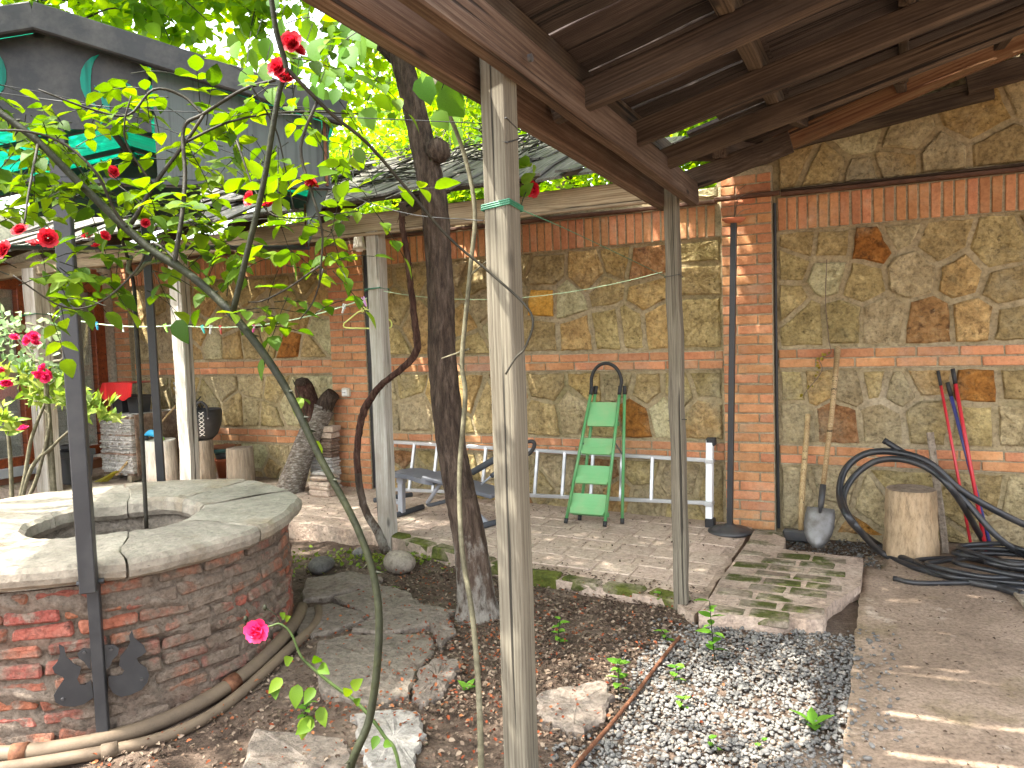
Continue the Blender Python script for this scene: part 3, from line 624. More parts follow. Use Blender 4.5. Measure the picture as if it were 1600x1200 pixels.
litter('fallen_petals', 'small rust red fallen petals and buds on soil and flagstones', 1300, [(-2.9, -1.0, 1.7, 4.3, 1), (-2.2, -1.4, 2.4, 3.6, 2), (-1.0, -.2, 2, 4, .12)], (.008, .024), M['petal_dry'], zoff=.04)
litter('floor_debris', 'small dark dry bits scattered on the paved floor', 1800, [(-5, -.95, 4.3, 5.9, 1), (-.1, 1.2, 2.2, 5.9, 1.4), (-.6, .6, 5.2, 5.95, 3)], (.006, .022), M['dry'], zoff=.004)
def cover(n):
    c = [(-3.6, 4.15, .35), (-3.2, 4.3, .25), (-3.0, 4.42, .2), (-2.4, 4.35, .18), (-3.9, 3.95, .3)]
    P = []
    for i in range(n):
        q = random.choice(c); P.append((random.gauss(q[0], q[2] * .6), random.gauss(q[1], q[2] * .35), U(.01, .05)))
    V, F = leaves_np(np.array(P), RN.uniform(.015, .045, n), tilt=.6); tag(mesh_np('ground_cover', V, F, M['cover']), 'low yellow green ground cover by the boulders', 'ground cover', kind='stuff')
cover(700)
# boulders
def boulder(px, dims, mat, label, seed):
    random.seed(seed); p = onz(*px, .0); mb = MB(); V = []
    for v in IV:
        k = 1 + .10 * math.sin(3 * v[0] + seed) * math.cos(2.3 * v[1] + seed) + U(-.03, .03); V.append((v[0] * dims[0] * k, v[1] * dims[1] * k, v[2] * dims[2] * k + dims[2] * .72))
    mb.add(V, [tuple(f) for f in IF]); o = mb.build('boulder', mat, smooth=True, M=Matrix.Translation((p.x, p.y, g(p.x, p.y))) @ Matrix.Rotation(seed, 4, 'Z'))
    md = o.modifiers.new('s', 'SUBSURF'); md.levels = 1; md.render_levels = 2
    tag(o, label, 'boulder', 'boulders beside the terrace post')
boulder((625, 893), (.125, .10, .085), M['rock_tan'], 'rounded tan boulder at the foot of the terrace post', 3)
boulder((503, 893), (.125, .09, .06), M['rock'], 'flat dark grey boulder among the ground cover', 5)
boulder((566, 872), (.075, .06, .05), M['rock'], 'small dark boulder beside the whitewashed vine foot', 1)
# rusty strip between soil and gravel
random.seed(21)
pth = [onz(x, y, .03) for x, y in ((1062, 995), (1040, 1022), (1000, 1075), (960, 1125), (900, 1195), (880, 1225))]
tag(MB().tube(smooth_path(pth), .009, 6).build('edging_rod', M['rust'], smooth=True), 'thin rusty iron rod lying along the gravel edge', 'rod')
# ------------------------------------------------------------------ the stone and brick wall
random.seed(5)
WY = 6.0
WALL = thing('garden_wall', 'long rubble stone wall with brick bands and pilasters', 'wall', (-3, WY, 0))
def topz(x): return 2.62 if x < -1.15 else 2.93 + .25 * (x + .76)
mb = MB(); pr = [(-8.0, -.1), (3.4, -.1), (3.4, topz(3.4)), (-.76, topz(-.76)), (-1.16, 2.72), (-1.17, 2.62), (-8.0, 2.62)]
mb.plate([(a, WY, b) for a, b in pr], (0, 1, 0), .32); mb.build('mortar_core', M['mortar'], WALL)
def clip(poly, a, b, c):
    """keep a*x+b*y<=c"""
    out = []
    for i in range(len(poly)):
        p, q = poly[i], poly[(i + 1) % len(poly)]; dp = a*p[0]+b*p[1]-c; dq = a*q[0]+b*q[1]-c
        if dp <= 0: out.append(p)
        if dp * dq < 0: t = dp / (dp - dq); out.append((p[0]+(q[0]-p[0])*t, p[1]+(q[1]-p[1])*t))
    return out
def inset(poly, d):
    out = list(poly); n = len(poly)
    A = sum(poly[i][0]*poly[(i+1) % n][1]-poly[(i+1) % n][0]*poly[i][1] for i in range(n))
    for i in range(n):
        p, q = poly[i], poly[(i+1) % n]; ex, ey = q[0]-p[0], q[1]-p[1]; L = math.hypot(ex, ey)
        if L < 1e-6: continue
        nx, ny = (ey/L, -ex/L) if A > 0 else (-ey/L, ex/L)
        out = clip(out, nx, ny, nx*p[0]+ny*p[1]-d)
        if len(out) < 3: return []
    return out
def chaikin(p):
    out = []; n = len(p)
    for i in range(n):
        a, b = p[i], p[(i+1) % n]; out.append((a[0]*.8+b[0]*.2, a[1]*.8+b[1]*.2)); out.append((a[0]*.2+b[0]*.8, a[1]*.2+b[1]*.8))
    return out
def stone_obj(poly, mt, name='stone', parent=None):
    p = poly
    # resample to even steps, uneven outline
    out = []; n = len(p)
    for i in range(n):
        a, b = p[i], p[(i+1) % n]; L = math.hypot(b[0]-a[0], b[1]-a[1]); k = max(1, int(L / .055))
        for q in range(k): out.append((a[0]+(b[0]-a[0])*q/k + U(-.006, .006), a[1]+(b[1]-a[1])*q/k + U(-.006, .006)))
    p = chaikin(out) if len(out) < 9 else out; n = len(p)
    cx = sum(a for a, _ in p)/n; cz = sum(b for _, b in p)/n
    dp = U(.012, .034); tx, tz = U(-.05, .05), U(-.05, .05); mb = MB(); vs_ = []
    for f, y in ((1.0, .03), (.985, -dp*.45), (.90, -dp*.92), (.5, -dp)):
        for a, b in p:
            ax, bz = (a-cx)*f, (b-cz)*f
            vs_.append((ax, y - (ax*tx + bz*tz if y < 0 else 0) + (U(-.005, .005) if y < 0 else 0), bz))
    vs_.append((0, -dp + U(-.006, .004), 0)); fs = []
    for L in range(3):
        for i in range(n): fs.append((L*n+i, L*n+(i+1) % n, (L+1)*n+(i+1) % n, (L+1)*n+i))
    for i in range(n): fs.append((3*n+i, 3*n+(i+1) % n, 4*n))
    mb.add(vs_, fs); o = mb.build(name, M[mt], parent, M=Matrix.Translation((cx, WY, cz)))
    return o
def panel(x0, x1, z0, z1, seeds, size=.27, trap=None):
    S = []
    for px, py, mt in seeds:
        q = onY(px, py, WY - .02)
        if x0 < q.x < x1 and z0 < q.z < z1: S.append((q.x, q.z, mt))
    fails = 0
    while fails < 60:
        a, b = U(x0 + .05, x1 - .05), U(z0 + .05, z1 - .05); dm = min([math.hypot((a-s[0])*.85, b-s[1]) for s in S] or [9])
        if dm > size * U(.62, .98): S.append((a, b, random.choices(['st_olive', 'st_grey', 'st_ochre', 'st_pale', 'st_red'], [46, 28, 14, 6, 4])[0])); fails = 0
        else: fails += 1
    for i, (a, b, mt) in enumerate(S):
        poly = [(x0, z0), (x1, z0), (x1, z1), (x0, z1)]
        if trap: poly = clip(poly, *trap)
        for k, (c, d, _) in enumerate(S):
            if k == i or abs(c-a) > 1.2: continue
            nx, ny = c-a, d-b; poly = clip(poly, nx, ny, nx*(a+c)/2+ny*(b+d)/2)
            if len(poly) < 3: break
        if len(poly) < 3: continue
        poly = inset(poly, U(.010, .026))
        if len(poly) < 3: continue
        ar = abs(sum(poly[q][0]*poly[(q+1) % len(poly)][1]-poly[(q+1) % len(poly)][0]*poly[q][1] for q in range(len(poly))))/2
        if ar < .004: continue
        stone_obj(poly, mt, 'stone', WALL)
sO, sG, sC, sR, sD, sP, sB = 'st_olive', 'st_grey', 'st_ochre', 'st_orange', 'st_red', 'st_pale', 'st_bright'
seeds = [(1245,375,sO),(1300,378,sO),(1362,380,sR),(1405,358,sG),(1470,375,sO),(1560,390,sO),(1228,412,sO),(1297,432,sP),(1425,425,sG),(1505,430,sC),(1572,445,sO),
 (1225,470,sO),(1345,440,sO),(1450,505,sD),(1260,505,sO),(1315,500,sO),(1380,500,sG),(1525,500,sC),(1582,505,sO),
 (1240,600,sO),(1275,597,sC),(1332,605,sG),(1362,600,sO),(1405,608,sG),(1447,592,sC),(1530,603,sR),(1590,600,sO),(1240,660,sG),(1310,660,sD),(1375,655,sG),(1450,650,sO),(1525,660,sO),(1587,660,sG),
 (1240,775,sG),(1305,770,sG),(1332,830,sR),(1365,790,sG),(1540,775,sO),(1590,785,sG),(1500,800,sO),
 (850,425,sO),(920,425,sC),(963,410,sC),(1000,415,sD),(1010,462,sC),(848,473,sB),(885,472,sP),(845,522,sO),(898,520,sC),(945,452,sO),(950,510,sO),(985,505,sO),(1025,500,sC),(1095,390,sO),(1095,435,sO),(1095,490,sO),
 (640,430,sO),(650,505,sC),(720,505,sC),(740,440,sO),(618,480,sO),(690,460,sO),
 (850,605,sO),(895,640,sG),(960,600,sG),(990,650,sR),(1012,612,sO),(1060,612,sO),(1105,598,sO),(1100,650,sC),(640,600,sO),(650,640,sG),(722,620,sC),(765,640,sO),
 (320,470,sC),(300,440,sO),(440,470,sO),(502,520,sP),(455,538,sR),(420,520,sO),(360,540,sC),(310,520,sC),(503,472,sC),(350,440,sO),(240,470,sO),(230,520,sO),(395,450,sO),(470,430,sO)]
panels_x = [(-7.72, -4.86), (-4.42, -1.135), (-.735, 1.75)]
for x0, x1 in panels_x:
    panel(x0, x1, .02, .525, seeds, .25); panel(x0, x1, .685, 1.238, seeds, .26); panel(x0, x1, 1.392, 2.242, seeds, .29)
panel(-.735, 1.75, 2.535, 3.6, [(1230,250,sO),(1290,270,sO),(1345,280,sO),(1400,260,sC),(1470,250,sG),(1560,240,sO)], .30, trap=(-.25, 1, 2.89 + .25 * .76))
panel(-1.6, -1.14, 2.535, 2.64, [], .3)
# bricks
def brick_meshes(L, H, D, n=5, mat='brick', ch=.004, j=.002):
    out = []
    for _ in range(n):
        mb = MB(); mb.cbox((0, 0, 0), (L, D, H), ch, j=j); me = mb.mesh('brick'); me.materials.append(M[mat]); out.append(me)
    return out
BR = {}
def brick(parent, x, y, z, L, H, D=.05, mat='brick'):
    k = (round(L, 3), round(H, 3), mat)
    if k not in BR: BR[k] = brick_meshes(L, H, D, 5, mat)
    part('brick', random.choice(BR[k]), parent, Matrix.Translation((x, y + D / 2 + U(-.003, .002), z + U(-.0015, .0015))) @ Matrix.Rotation(U(-.008, .008), 4, 'Y') @ Matrix.Rotation(U(-.008, .008), 4, 'Z'))
def band(x0, x1, z0):
    mb = MB(); mb.box(((x0 + x1) / 2, WY - .001, z0 + .07), (x1 - x0, .03, .148)); b = mb.build('brick_band', M['brick_mortar'], WALL)
    for c in range(2):
        x = x0 + .006 - (.13 if c else 0)
        while x < x1 - .02:
            a = max(x, x0 + .004); e = min(x + .246, x1 - .004)
            if e - a > .04: brick(b, (a + e) / 2, WY - .026, z0 + .036 + c * .071, round((e - a) / .02) * .02 if e - a < .24 else .246, .059)
            x += .258
for x0, x1 in panels_x:
    band(x0, x1, .533); band(x0, x1, 1.243)
    mb = MB(); mb.box(((x0 + x1) / 2, WY - .001, 2.37), (x1 - x0, .03, .246)); b = mb.build('soldier_course', M['brick_mortar'], WALL)
    x = x0 + .035
    while x < x1 - .03: brick(b, x + U(-.003, .003), WY - .026, 2.368, .056, .232); x += .0705
def pilaster(x0, x1, z0, z1, front_y):
    w = x1 - x0; mb = MB(); mb.box(((x0+x1)/2, (front_y + .01 + WY + .1) / 2, (z0+z1)/2), (w, WY + .1 - front_y - .01, z1 - z0)); b = mb.build('brick_pilaster', M['brick_mortar'], WALL)
    z = z0 + .037; r = 0
    while z < z1 - .02:
        L = .246 if w > .3 else w - .012; rest = w - .246 - .022
        if w > .3:
            if r % 2: brick(b, x0 + .005 + .123, front_y, z, .246, .061, .12); brick(b, x1 - .005 - rest/2, front_y, z, rest, .061, .12)
            else: brick(b, x0 + .005 + rest/2, front_y, z, rest, .061, .12); brick(b, x1 - .005 - .123, front_y, z, .246, .061, .12)
        else: brick(b, (x0+x1)/2, front_y, z, L, .061, .12)
        z += .0735; r += 1
pilaster(-1.125, -.762, .03, 2.72, 5.915); pilaster(-4.85, -4.43, .12, 2.5, 5.915); pilaster(-7.98, -7.735, .2, 2.5, 5.94)
# dark strip below the top course of stones
for x0, x1 in ((-7.98, -4.9), (-4.9, -1.16), (-1.16, -.70), (-.70, 2.2)):
    f = WY - .045 if x0 in (-4.9, -.70, -7.98) else 5.875
    timber('cornice_strip', (x0, f, 2.508), (x1, f, 2.508), .06, .028, M['rail'], WALL, j=.002, segs=10)
    if x0 == -.70: timber('cornice_strip', (x0, f + .012, 2.535), (x1, f + .012, 2.535), .04, .018, M['rafter'], WALL, j=.002, segs=10)
mb = MB(); mb.tube([(-.745, 5.955, .05), (-.748, 5.955, 1.2), (-.745, 5.955, 2.45)], .012, 6); mb.build('shadow_line_strip', M['rubber'], WALL)  # black tube standing in for the shadow line between pilaster and stones
mb = MB(); mb.box((-4.40, 5.955, 1.25), (.045, .05, 2.2)); mb.build('cable_strip', M['steel_black'], WALL)
# wall fittings
t = thing('wall_outlet', 'cream wall outlet box on the brick pilaster', 'outlet', (-4.6, 5.9, 1.05))
q = onY(541, 613, 5.9); mb = MB(); mb.cbox((q.x, 5.90, q.z), (.085, .05, .085), .01); mb.build('housing', M['cream_plastic'], t)
mb = MB(); mb.cbox((q.x, 5.872, q.z), (.06, .012, .06), .004); mb.build('cover_plate', M['white_plastic'], t)
for s in (-1, 1):
    mb = MB(); mb.tube([(q.x + s * .01, 5.863, q.z), (q.x + s * .01, 5.867, q.z)], .005, 8); mb.build('socket_hole', M['black_plastic'], t)
q = onY(561, 380, 5.4); t = thing('hanging_lamp', 'cream conical outdoor lamp hanging under the old roof beam', 'lamp', q)
mb = MB(); mb.lathe([(.028, .07), (.04, .05), (.05, -.03), (.062, -.055), (.058, -.055), (.046, -.03)], 18, Matrix.Translation(q), close=False); mb.build('lamp_shade', M['cream_plastic'], t, True)
mb = MB(); mb.lathe([(.001, -.075), (.028, -.07), (.034, -.045), (.02, -.01)], 14, Matrix.Translation(q)); mb.build('bulb', M['white_plastic'], t, True)
mb = MB(); mb.tube([q + Vector((0, 0, .06)), q + Vector((0, .02, .5))], .006, 6); mb.build('lamp_cord', M['wire'], t)
# ------------------------------------------------------------------ the well
random.seed(9)
WC = Vector((-3.765, 2.64, 0)); HC = Vector((-3.66, 2.665, 0)); R_O, R_H, R_C = 1.03, .413, .962; ZT = .672
WELL = thing('brick_well', 'round brick well with wide pale stone coping', 'well', (WC.x, WC.y, -.12))
def drum():
    """rough mortar, in places smeared over the bricks"""
    nt, nz = 420, 60; A = np.linspace(0, 2 * PI, nt, endpoint=False); Z = np.linspace(-.2, ZT - .1, nz); AA, ZZ = np.meshgrid(A, Z)
    rg = np.random.default_rng(4); R_ = np.full(AA.shape, R_C - .010)
    for k in range(60):
        m, w = rg.integers(2, 70), rg.uniform(5, 90); R_ += .012 / (m * .25 + w * .02 + 1) * np.sin(m * AA + w * ZZ + rg.uniform(0, 6))
    R_ += rg.normal(0, .0012, AA.shape)
    V = np.stack([WC.x + R_ * np.cos(AA), WC.y + R_ * np.sin(AA), ZZ], -1).reshape(-1, 3); i = np.arange(nt * nz).reshape(nz, nt); j = np.roll(i, -1, 1)
    F = np.stack([i[:-1], j[:-1], j[1:], i[1:]], -1).reshape(-1, 4); return mesh_np('mortar_drum', V, F, M['mortar_old'], WELL, True)
drum()
bw = []
for k in range(8):
    L = U(.19, .245); mb = MB(); mb.cbox((0, 0, 0), (.05, L, .056), .009, j=.007); me = mb.mesh('brick'); me.materials.append(M['brick_old']); bw.append((me, L))
z = -.115; r = 0
while z < ZT - .11:
    a = r * .13 + U(0, .1); end = a + 2 * PI - .1
    while a < end:
        me, L = random.choice(bw); da = L / R_C; am = a + da / 2
        part('brick', me, WELL, Matrix.Translation((WC.x + (R_C - .024 + (_o := U(-.009, .006))) * math.cos(am), WC.y + (R_C - .024 + _o) * math.sin(am), z + .02 * math.sin(am * 2) * .4 + U(-.003, .003))) @ Matrix.Rotation(am, 4, 'Z') @ Matrix.Rotation(U(-.035, .035), 4, 'X'))
        a += da + U(.012, .03)
    z += .0735; r += 1
COP = MB().lathe([(R_O - .05, ZT - .088), (R_O - .05, ZT - .035), (R_H + .17, ZT - .035), (R_H + .17, ZT - .088), (R_O - .05, ZT - .088)], 72, Matrix.Translation(WC), close=False).build('coping', M['inner_stone'], WELL)
joints = [.12, 1.0, 1.55, 2.35, 3.3, 4.15, 5.05, 5.75]
for i, a0 in enumerate(joints):
    a1 = joints[(i + 1) % len(joints)]
    if a1 < a0: a1 += 2 * PI
    nt = max(6, int((a1 - a0) / .07)); nr = 8; vs_ = []; fs = []; gap = .006; sk = U(-.1, .1); sk1 = None
    zo = U(-.004, .006)
    ring = []
    for it in range(nt + 1):
        t = it / nt; col_ = []
        a = a0 + (a1 - a0) * t
        ro = R_O + .012 * math.sin(a * 9) + U(-.008, .008); ri = R_H + .008 * math.sin(a * 7 + 1) + U(-.004, .004)
        prof = [(ri + .015, ZT - .10), (ri - .006, ZT - .07), (ri, ZT - .02), (ri + .022, ZT)] + [(ri + .022 + (ro - ri - .05) * k / 5, ZT) for k in range(1, 5)] + [(ro - .028, ZT), (ro - .004, ZT - .018), (ro, ZT - .045), (ro - .01, ZT - .072), (ro - .04, ZT - .09)]
        for q, (rr, zz) in enumerate(prof):
            # joints wander
            w = .10 * math.sin(rr * 9 + a0 * 5) * (1 - t) + .10 * math.sin(rr * 9 + (a1 % (2 * PI)) * 5) * t
            am = a + w * .25 + (gap if it == 0 else -gap if it == nt else 0)
            pi_ = HC.lerp(WC, (rr - ri) / (ro - ri)); col_.append((pi_.x + rr * math.cos(am), pi_.y + rr * math.sin(am), zz + zo + U(-.003, .003) + .005 * math.sin(rr * 12 + am * 5)))
        ring.append(col_)
    m = len(ring[0]); vs_ = [p for c in ring for p in c]
    for it in range(nt):
        for q in range(m - 1): fs.append((it*m+q, (it+1)*m+q, (it+1)*m+q+1, it*m+q+1))
        fs.append((it*m+m-1, (it+1)*m+m-1, (it+1)*m, it*m))
    fs.append(tuple(range(m))); fs.append(tuple(nt*m+q for q in range(m-1, -1, -1)))
    MB().add(vs_, fs).build('coping_slab', M['coping'], COP)
mb = MB(); mb.lathe([(R_H + .07, ZT - .1), (R_H + .045, ZT - .16), (R_H + .06, .45), (R_H + .04, .36), (R_H + .05, .2)], 40, Matrix.Translation(HC), jit=.02, close=False); mb.build('inner_lining', M['inner_stone'], WELL, True)
mb = MB(); mb.lathe([(R_H + .12, .44), (.3, .46), (.02, .47)], 30, Matrix.Translation(HC), jit=.05); mb.build('soil_fill', M['soil'], WELL, True)
mb = MB()
# two dusty pipes at the foot of the well
def pipe(off, zoff, a0, a1, rad, label, seed):
    p = []
    for t in np.linspace(0, 1, 26):
        a = a0 + (a1 - a0) * t; rr = R_C + off + .012 * math.sin(a * 7 + seed)
        x, y = WC.x + rr * math.cos(a), WC.y + rr * math.sin(a); p.append((x, y, g(x, y) + rad + zoff + .006 * math.sin(a * 5)))
    return MB().tube(smooth_path(p, 3), rad, 10), p
for off, zo, rad, lab, sd in ((.05, .01, .034, 'thick dusty tan pipe pressed against the foot of the well', 1), (.135, .0, .026, 'thinner dusty tan hose curving outside the thick pipe', 4)):
    mb, p = pipe(off, zo, -1.9, .75, rad, lab, sd); t = thing('water_pipe', lab, 'pipe', p[8]); mb.build('pipe_run', M['hose_tan'], t, True)
    for k in (9, 17) if sd == 1 else (12,):
        a, b = Vector(p[k]), Vector(p[k + 1]); d = (b - a).normalized() * .03
        MB().tube([a - d, a + d], rad + .006, 12).build('coupling', M['rust'] if sd == 1 else M['hose_tan'], t, True)
# ------------------------------------------------------------------ metal canopy over the well
NA, NB = Vector((-2.925, 1.99, 0)), Vector((-4.375, 3.535, 0)); ax = (NB - NA).normalized(); nf = -ax; e = Vector((-ax.y, ax.x, 0)); e = -e if e.x < 0 else e
CAN = thing('well_canopy', 'dark metal gabled canopy with teal plastic roof on two posts above the well', 'canopy', NA)
Mz = lambda p, a: Matrix.Translation(p) @ Matrix.Rotation(a, 4, 'Z')
ang = math.atan2(ax.y, ax.x)
mb = MB(); mb.cbox((0, 0, 1.60), (.062, .062, 2.06), .004, Mz(NA, ang)); mb.build('post', M['steel'], CAN)
mb = MB(); mb.cbox((.07, 0, .24), (.042, .046, .78), .003, Mz(NA + Vector((.0, 0, 0)), ang)); mb.build('post_foot', M['steel'], CAN)
mb = MB(); mb.cbox((.035, .0, .59), (.10, .03, .05), .003, Mz(NA, ang)); mb.tube([Mz(NA, ang) @ Vector((.03, .05, .60)), Mz(NA, ang) @ Vector((.03, -.05, .60))], .012, 6); mb.build('post_clamp', M['steel'], CAN)
mb = MB(); mb.cbox((0, 0, 1.25), (.05, .05, 2.7), .004, Mz(NB, ang)); mb.build('post', M['steel_black'], CAN)
# flame ornaments, bolted to the drum either side of the post
pf = NA + ax * .075; nfl = (pf - WC); nfl.z = 0; nfl.normalize()
def zp(l): return [onP(x / 2.6667, 750 + y / 2.6667, (pf.x, pf.y, 0), (nfl.x, nfl.y, 0)) for x, y in l]
flame = [[(550,625),(558,655),(600,690),(610,715),(590,730),(570,740),(578,760),(610,780),(622,810),(615,840),(590,872),(545,893),(505,902),(470,885),(452,850),(452,815),(485,815),(510,808),(518,792),(497,772),(500,735),(530,700),(542,675),(538,648)],
         [(435,686),(475,684),(496,700),(492,725),(470,745),(458,775),(440,790)],
         [(245,682),(268,697),(276,735),(310,765),(338,778),(332,805),(322,828),(333,850),(355,852),(380,832),(390,905),(350,932),(310,943),(265,940),(232,925),(224,895),(245,860),(268,828),(262,818),(228,803),(218,780),(240,755),(250,725)],
         [(378,702),(345,700),(322,722),(330,742),(350,755),(368,780),(378,790)]]
for pl in flame:
    pts = zp(pl); ob = MB().plate(pts, nfl, .006).build('flame_plate', M['steel'], CAN)
for x, y in ((262, 910), (590, 828), (463, 703), (352, 716)):
    q = zp([(x, y)])[0]; MB().tube([q, q + nfl * .012], [.009, .006], 10).build('bolt', M['iron'], CAN)
fr = NA - ax * .035; bk = NB + ax * .06; S0 = -.03
def C3(s, z, d): return fr + e * (s + S0) * 1.04 + Vector((0, 0, 1.55 + (z - 1.55) * 1.04)) + ax * d
Lc = (bk - fr).length
PK, EV, HW = 2.755, 2.475, 1.03
# gable sheet with swirl cut-outs: dark sheet made of pieces, clear end sheet
def gable(d, flip):
    pl = [(-.62, 2.38), (.36, 2.38), (.36, 2.635), (0, PK - .03), (-.62, 2.565)]
    sh = MB().plate([C3(s, z, d) for s, z in pl], ax, .006); return sh.build('gable_sheet', M['gable'], CAN)
gs = gable(0, 1); gable(Lc, -1)
def swirl(s0, z0, k, fl, d=-.004):
    out = []
    for t in np.linspace(0, 1, 9): a = -1.2 + 2.6 * t; out.append((s0 + fl * k * math.cos(a), z0 + k * 1.25 * math.sin(a)))
    for t in np.linspace(1, 0, 9)[1:-1]: a = -1.2 + 2.6 * t; rr = k * (1 - .42 * math.sin(PI * t)); out.append((s0 + fl * (rr * math.cos(a) ), z0 + rr * 1.25 * math.sin(a)))
    MB().plate([C3(a, b, d) for a, b in out], ax, .003).build('swirl_inlay', M['teal_sheet'], CAN)
for s0, z0, k, fl in ((.21, 2.555, .085, -1), (-.20, 2.57, .085, 1), (.27, 2.50, .05, 1), (-.27, 2.5, .05, -1), (.16, 2.47, .06, 1)): swirl(s0, z0, k, fl)
for d, nm in ((.012, 'f'), (Lc - .012, 'b')):
    for sg in (-1, 1):
        if nm == 'b': continue
        o = MB().plate([C3(sg * .37, 2.20, d), C3(sg * (HW - .03), 2.20, d), C3(sg * (HW - .03), EV - .02, d), C3(sg * .37, 2.63, d)], ax, .006).build('clear_sheet', M['grey_sheet'], CAN)
    for sg in (-1, 1):
        timber('fascia', C3(sg * -.004, PK + .005, d - (.075 if nm == 'f' else -.075)), C3(sg * (HW + .06), EV - .005, d - (.075 if nm == 'f' else -.075)), .045, .10, M['gable'], CAN, j=.001)
        MB().box((0, 0, 0), (.012, .03, .30), Matrix.Translation(C3(sg * (HW - .02), 2.335, d - .012)) @ Matrix.Rotation(ang + PI / 2, 4, 'Z')).build('corner_angle', M['rust'], CAN)
    timber('bottom_rail', C3(-HW, 2.19, d), C3(HW, 2.19, d), .03, .03, M['steel_black'], CAN, j=.0005)
for sg in (-1, 1):
    a, b = C3(0, PK + .03, -.05), C3(sg * (HW + .04), EV + .025, -.05); c, dd = C3(sg * (HW + .04), EV + .025, Lc + .05), C3(0, PK + .03, Lc + .05)
    nn = (b - a).cross(c - b).normalized(); nn = nn if nn.z > 0 else -nn
    xa = (b - a); L1 = xa.length; xa.normalize(); ya = ax.copy()
    Mx = Matrix((ya, xa, nn)).transposed().to_4x4(); Mx.translation = a
    MB().box(((Lc + .1) / 2, L1 / 2, .003), (Lc + .1, L1, .006)).build('roof_sheet', M['teal_sheet'], CAN, M=Mx)
    for k in range(4):
        f = (k + .5) / 4; timber('roof_rib', C3(0, PK - .005, Lc * f), C3(sg * HW, EV - .01, Lc * f), .025, .03, M['steel_black'], CAN, j=.0005)
    timber('eave_rail', C3(sg * HW, EV - .005, 0), C3(sg * HW, EV - .005, Lc), .03, .03, M['steel_black'], CAN, j=.0005)
    o = MB().plate([C3(sg * (HW - .01), 2.2, 0), C3(sg * (HW - .01), 2.2, Lc), C3(sg * (HW - .01), EV - .02, Lc), C3(sg * (HW - .01), EV - .02, 0)], e * sg, .005).build('side_sheet', M['grey_sheet'], CAN)
timber('ridge_beam', C3(0, PK - .03, 0), C3(0, PK - .03, Lc), .04, .04, M['steel_black'], CAN, j=.0005)
# ------------------------------------------------------------------ old shingled lean-to along the wall
random.seed(31)
OLD = thing('shingled_lean_to', 'old lean-to with rotten wood shingles along the stone wall', 'lean-to', (-4, 4.6, 0))
for x, w, mt in ((-7.29, .17, 'post_white'), (-5.37, .135, 'post_white'), (-3.345, .11, 'post_white')):
    timber('post', (x, 4.63, -.05), (x + .01, 4.63, 2.34), w, .10 if w < .15 else .15, M[mt], OLD, j=.004, segs=10)
timber('beam', (-8.0, 4.63, 2.33), (-4.5, 4.63, 2.39), .09, .13, M['oldbeam'], OLD, segs=12); timber('beam', (-4.5, 4.63, 2.395), (-1.25, 4.63, 2.40), .09, .135, M['oldbeam'], OLD, segs=12)
timber('batten', (-5, 4.58, 2.31), (-1.25, 4.585, 2.326), .03, .02, M['oldbeam'], OLD, segs=10, j=.004)
timber('ledger', (-8, 5.9, 2.98), (-2.1, 5.9, 2.98), .08, .10, M['oldbeam'], OLD, segs=10)
SL = .42
def zr(y): return 2.50 + (y - 4.5) * SL
for x in np.arange(-7.6, -1.6, .78): timber('rafter', (x, 4.38, zr(4.38) - .03), (x + U(-.03, .03), 6.25, zr(6.25) - .03), .06, .09, M['rafter'], OLD)
for k, y in enumerate((4.55, 5.0, 5.5, 6.0, 6.3)): timber('sheathing_batten', (-7.9, y, zr(y) + .03), (-1.35 if y < 4.9 else -1.9, y, zr(y) + .03), .07, .025, M['shingle'], OLD, segs=10)
for row, (ya, yb) in enumerate(((4.36, 5.05), (4.92, 5.6), (5.46, 6.15))):
    x = -7.95
    while x < (-1.35, -1.8, -2.1)[row]:
        w = U(.10, .2)
        if random.random() > .05:
            dz = U(-.012, .02) + (U(0, .05) if random.random() < .15 else 0)
            timber('shingle', (x + w / 2 + U(-.03, .03), ya + U(-.10, .06), zr(ya) + .055 + dz + row * .004), (x + w / 2, yb, zr(yb) + .05 + U(0, .02)), w, .016, M['shingle'], OLD, roll=U(-.06, .06), j=.003, ch=.003, segs=3, bow=U(-.02, .02))
        x += w * U(.86, 1.0)
# debris: twigs on the roof
mb = MB()
for k in range(170):
    x, y = U(-4.6, -2.0), U(4.7, 6.2); a = U(0, 2 * PI); L = U(.15, .55); p = Vector((x, y, zr(y) + .09 + U(0, .08)))
    d = Vector((math.cos(a), math.sin(a), SL * math.sin(a) + U(-.15, .25))) * L; mb.tube([p, p + d * .5 + Vector((U(-.03, .03), U(-.03, .03), U(0, .05))), p + d], [.006, .003], 4, cap=False)
tag(mb.build('fallen_twigs', M['cane_dark'], OLD), kind='stuff')
# ------------------------------------------------------------------ timber canopy on the right
random.seed(41)
TC = thing('timber_canopy', 'rough timber shed roof on square posts over the concrete slab', 'canopy', (-1.02, 2.05, 0))
timber('post', (-1.022, 2.055, -.05), (-1.02, 2.05, 2.40), .083, .083, M['post'], TC, j=.002, segs=12, ch=.007)
timber('post', (-1.03, 4.13, -.05), (-1.05, 4.16, 2.33), .074, .074, M['post'], TC, j=.004, segs=12)
timber('beam', (-1.108, 1.28, 2.35), (-1.108, 4.24, 2.275), .055, .13, M['beam'], TC, segs=10, j=.002)
timber('beam', (-.955, 1.0, 2.374), (-.955, 4.27, 2.288), .052, .125, M['beam'], TC, segs=10, j=.002)
mb = MB(); mb.tube([(-.91, 2.03, 2.33), (-.90, 2.03, 2.33)], .012, 8); mb.build('bolt', M['iron'], TC)
def roofz(x, y): return 2.51 + .25 * (x + .96) + max(0, y - 4.0) * .20
X1 = 3.2
